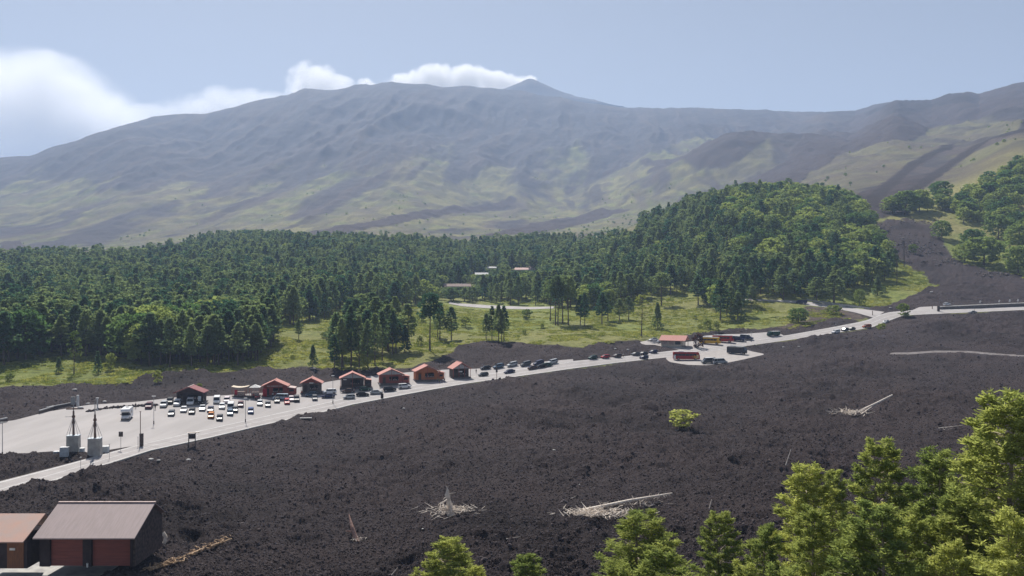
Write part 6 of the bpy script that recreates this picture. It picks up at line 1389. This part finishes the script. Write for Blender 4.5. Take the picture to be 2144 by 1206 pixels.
# ================================================================ PEOPLE
def person_meshes(stride):
    me = bpy.data.meshes.new('figure'); bm = bmesh.new()
    J = {'pel': (0, 0, .95), 'che': (0, 0, 1.3), 'nek': (0, 0, 1.48), 'hed': (0, .02, 1.62), 'top': (0, .02, 1.72)}
    for s, n_ in ((-1, 'l'), (1, 'r')):
        J['hip' + n_] = (s * .1, 0, .88); J['kne' + n_] = (s * .11, -s * stride * .12 - 0.02, .5); J['ank' + n_] = (s * .11, -s * stride * .22, .09); J['toe' + n_] = (s * .12, -s * stride * .22 - .16, .03)
        J['sho' + n_] = (s * .19, 0, 1.4); J['elb' + n_] = (s * .25, s * stride * .08, 1.13); J['wri' + n_] = (s * .24, s * stride * .16 - .05, .88); J['han' + n_] = (s * .24, s * stride * .18 - .08, .80)
    Rr = dict(pel=.14, che=.15, nek=.06, hed=.095, top=.08, hip=.1, kne=.065, ank=.05, toe=.04, sho=.075, elb=.05, wri=.035, han=.035)
    names = list(J); vs = {k: bm.verts.new(J[k]) for k in names}
    E = [('pel', 'che'), ('che', 'nek'), ('nek', 'hed'), ('hed', 'top')]
    for n_ in 'lr': E += [('pel', 'hip' + n_), ('hip' + n_, 'kne' + n_), ('kne' + n_, 'ank' + n_), ('ank' + n_, 'toe' + n_), ('che', 'sho' + n_), ('sho' + n_, 'elb' + n_), ('elb' + n_, 'wri' + n_), ('wri' + n_, 'han' + n_)]
    for a, b in E: bm.edges.new((vs[a], vs[b]))
    bm.to_mesh(me); bm.free()
    o = bpy.data.objects.new('figure_build', me); COL.objects.link(o); md = o.modifiers.new('s', 'SKIN')
    for i, k in enumerate(names):
        r_ = Rr[k[:3]]; me.skin_vertices[0].data[i].radius = (r_, r_ * (0.75 if k in ('pel', 'che') else 1)); me.skin_vertices[0].data[i].use_root = (k == 'pel')
    o.modifiers.new('u', 'SUBSURF').levels = 1
    dg = bpy.context.evaluated_depsgraph_get(); m2 = bpy.data.meshes.new_from_object(o.evaluated_get(dg)); bpy.data.objects.remove(o)
    return m2
skin = mat('skin', (0.45, 0.27, 0.19), 0.6); hairm = mat('dark_hair', (0.03, 0.02, 0.015), 0.7)
PM = [person_meshes(0.0), person_meshes(1.0)]
CL = dict(black=mat('black_cloth', (0.02, 0.02, 0.022), 0.9), white=mat('white_cloth', (0.65, 0.64, 0.62), 0.9), red=mat('red_cloth', (0.4, 0.04, 0.04), 0.9), blue=mat('denim', (0.05, 0.08, 0.16), 0.9), khaki=mat('khaki_cloth', (0.28, 0.24, 0.15), 0.9), green=mat('green_cloth', (0.08, 0.16, 0.06), 0.9))
def person(px, by, rz, top, leg, pose, label):
    p = hit0(px, by); root = empty('person', (p.x, p.y, p.z + 0.05), R(rz), label=label, cat='person', group='visitors near the kiosks')
    me = PM[pose].copy(); me.materials.clear()
    for m_ in (skin, CL[top], CL[leg]): me.materials.append(m_)
    for f in me.polygons:
        z = f.center.z; ax = abs(f.center.x); f.material_index = 0 if (z > 1.46 or (ax > .2 and z < 1.1)) else (1 if z > .95 else 2)
    me.polygons.foreach_set('use_smooth', np.ones(len(me.polygons), bool))
    link('body', me, root)
    MB().loft([[(math.cos(a) * r_, math.sin(a) * r_ + .04, z) for a in [k * math.pi / 4 for k in range(8)]] for r_, z in ((.1, 1.6), (.112, 1.68), (.09, 1.76), (.03, 1.79))]).obj('hair', hairm, root)
PP = [(916, 801, 20, 'khaki', 'blue', 0, 'person in khaki standing at the corner of the orange kiosk'), (920, 803, -30, 'green', 'black', 1, 'person in green walking past the orange kiosk'), (930, 801, 60, 'black', 'blue', 0, 'person in black and denim between the last two kiosks'),
 (997, 782, 0, 'black', 'black', 0, 'person dressed all in black right of the last kiosk'), (632, 829, 30, 'red', 'blue', 1, 'person in red walking between the red and the narrow kiosk'), (713, 822, 10, 'black', 'blue', 0, 'person at the counter of the pale-gabled kiosk'), (745, 819, -20, 'blue', 'black', 0, 'person in blue under the pale-gabled kiosk roof'),
 (795, 812, 0, 'white', 'khaki', 0, 'person in a white shirt before the grey-gabled kiosk'), (531, 835, 15, 'red', 'black', 0, 'person in red in front of the awning stall'), (571, 833, -10, 'white', 'blue', 1, 'person in white walking past the red kiosk'), (325, 858, 0, 'black', 'black', 1, 'dark-clothed person walking right of the camper'), (284, 856, 0, 'black', 'black', 0, 'lone dark figure standing behind the camper'),
 (1305, 748, 0, 'white', 'khaki', 0, 'person in light clothes right of the brown hatchback'), (1750, 684, 0, 'white', 'blue', 0, 'pale-shirted person behind the white off-roader on the road')]
for a in PP: person(*a)
# verge of rubble inside the lot
vg = [hit0(*q) for q in resample([(180, 863), (230, 855), (290, 851), (330, 849)], 14)]
nn = 90; P3 = []; g6 = random.Random(3)
for _ in range(nn):
    k = g6.randrange(13); q = vg[k].lerp(vg[k + 1], g6.random()); P3.append((q.x + g6.uniform(-.6, .6), q.y + g6.uniform(-1, 1), q.z + 0.1))
scatter('verge_stones', np.array(P3), np.random.default_rng(5).uniform(0, 6, (nn, 3)), np.random.default_rng(6).uniform(0.3, 0.8, (nn, 1)) * np.ones((1, 3)), np.random.default_rng(6).integers(0, 6, nn), rm, 'line of brown stones bordering the inner lane of the lot')

# ================================================================ CLOUDS AND SMOKE
def cloud(name, Yc, lobes, dens, label, seed=0.0, nscale=1.0, thr=0.42, edge_=1.0, cat='cloud', aniso=0.35):
    """lobes: (px, py, rx px, ry px); a closed volume whose density follows the lobes broken up by noise"""
    k = Yc / F; L3 = [Vector(((a - CX) * k, 0, (603 - b) * k)) for a, b, c, d in lobes]
    xs = [v.x - l[2] * k for v, l in zip(L3, lobes)] + [v.x + l[2] * k for v, l in zip(L3, lobes)]; zs = [v.z - l[3] * k for v, l in zip(L3, lobes)] + [v.z + l[3] * k for v, l in zip(L3, lobes)]
    dep = max(l[3] for l in lobes) * k * 1.3
    cx_, cz_ = (min(xs) + max(xs)) / 2, (min(zs) + max(zs)) / 2
    me = MB().box((0, 0, 0), (max(xs) - min(xs), 2 * dep, max(zs) - min(zs))).mesh(name, None)
    m = bpy.data.materials.new(name + '_vapour'); m.use_nodes = True; n = m.node_tree; n.nodes.clear(); L = n.links.new
    tc = n.nodes.new('ShaderNodeTexCoord'); acc = None
    def math_(op, a, b=None, v=None):
        x = n.nodes.new('ShaderNodeMath'); x.operation = op
        L(a, x.inputs[0]) if not isinstance(a, (int, float)) else setattr(x.inputs[0], 'default_value', a)
        if b is not None: L(b, x.inputs[1]) if not isinstance(b, (int, float)) else setattr(x.inputs[1], 'default_value', b)
        if v is not None: x.inputs[2].default_value = v
        return x.outputs[0]
    for v, l in zip(L3, lobes):
        mp = n.nodes.new('ShaderNodeMapping'); mp.vector_type = 'POINT'
        sx_, sy_, sz_ = 1 / (l[2] * k), 1 / dep, 1 / (l[3] * k)
        mp.inputs['Scale'].default_value = (sx_, sy_, sz_); mp.inputs['Location'].default_value = (-(v.x - cx_) * sx_, 0, -(v.z - cz_) * sz_)
        L(tc.outputs['Object'], mp.inputs[0]); ln = n.nodes.new('ShaderNodeVectorMath'); ln.operation = 'LENGTH'; L(mp.outputs[0], ln.inputs[0])
        f_ = math_('SUBTRACT', 1.0, ln.outputs['Value']); acc = f_ if acc is None else math_('MAXIMUM', acc, f_)
    mp = n.nodes.new('ShaderNodeMapping'); mp.inputs['Location'].default_value = (seed, seed, seed); L(tc.outputs['Object'], mp.inputs[0])
    nz = n.nodes.new('ShaderNodeTexNoise'); nz.inputs['Scale'].default_value = nscale / 330.0; nz.inputs['Detail'].default_value = 6; nz.inputs['Roughness'].default_value = 0.62; L(mp.outputs[0], nz.inputs[0])
    s_ = math_('MULTIPLY_ADD', nz.outputs[0], 2.1, -1.05); t_ = math_('ADD', acc, s_)
    c_ = n.nodes.new('ShaderNodeMapRange'); c_.interpolation_type = 'SMOOTHSTEP'; c_.inputs['From Min'].default_value = thr - 0.35 * edge_; c_.inputs['From Max'].default_value = thr + 0.35 * edge_; L(t_, c_.inputs['Value'])
    inside = n.nodes.new('ShaderNodeMapRange'); inside.inputs['From Min'].default_value = 0.0; inside.inputs['From Max'].default_value = 0.12; L(acc, inside.inputs['Value'])
    d_ = math_('MULTIPLY', math_('MULTIPLY', c_.outputs[0], inside.outputs[0]), dens)
    pv = n.nodes.new('ShaderNodeVolumePrincipled'); pv.inputs['Color'].default_value = (0.985, 0.985, 0.985, 1); pv.inputs['Anisotropy'].default_value = aniso; L(d_, pv.inputs['Density'])
    o_ = n.nodes.new('ShaderNodeOutputMaterial'); L(pv.outputs[0], o_.inputs['Volume'])
    m.cycles.volume_step_rate = 1.0
    me.materials.append(m); ob = link(name, me, None, (cx_, Yc, cz_), label=label, cat=cat); return ob
YC = 10500.0
cloud('cloud', YC + 900, [(40, 250, 260, 150), (110, 200, 150, 95), (-80, 280, 320, 190), (190, 290, 190, 90), (60, 360, 330, 120)], 0.0022, 'big soft cloud bank rising behind the low shoulder of the mountain', 31.0, 0.6, 0.30, 1.2)
cloud('cloud', YC, [(420, 225, 110, 40), (520, 215, 110, 42), (330, 240, 90, 34), (470, 200, 70, 30)], 0.003, 'low ragged cloud strip along the ridge between the bank and the puff', 77.0, 1.2, 0.30, 1.0)
cloud('cloud', YC, [(655, 165, 62, 48), (700, 180, 55, 34), (640, 190, 50, 40)], 0.005, 'rounded white puff on the ridge left of the summit plateau', 12.0, 1.6, 0.28, 0.7)
cloud('cloud', YC, [(766, 172, 26, 18), (778, 178, 22, 14)], 0.009, 'tiny separate cloudlet between the puff and the plume', 55.0, 2.4, 0.25, 0.6)
cloud('smoke_plume', YC, [(1085, 166, 40, 12), (1040, 165, 60, 24), (975, 158, 65, 34), (915, 160, 75, 36), (850, 172, 55, 26), (1110, 162, 18, 7)], 0.009, 'white plume of steam streaming from the summit crater along the ridge', 5.0, 2.2, 0.26, 0.6, cat='smoke')
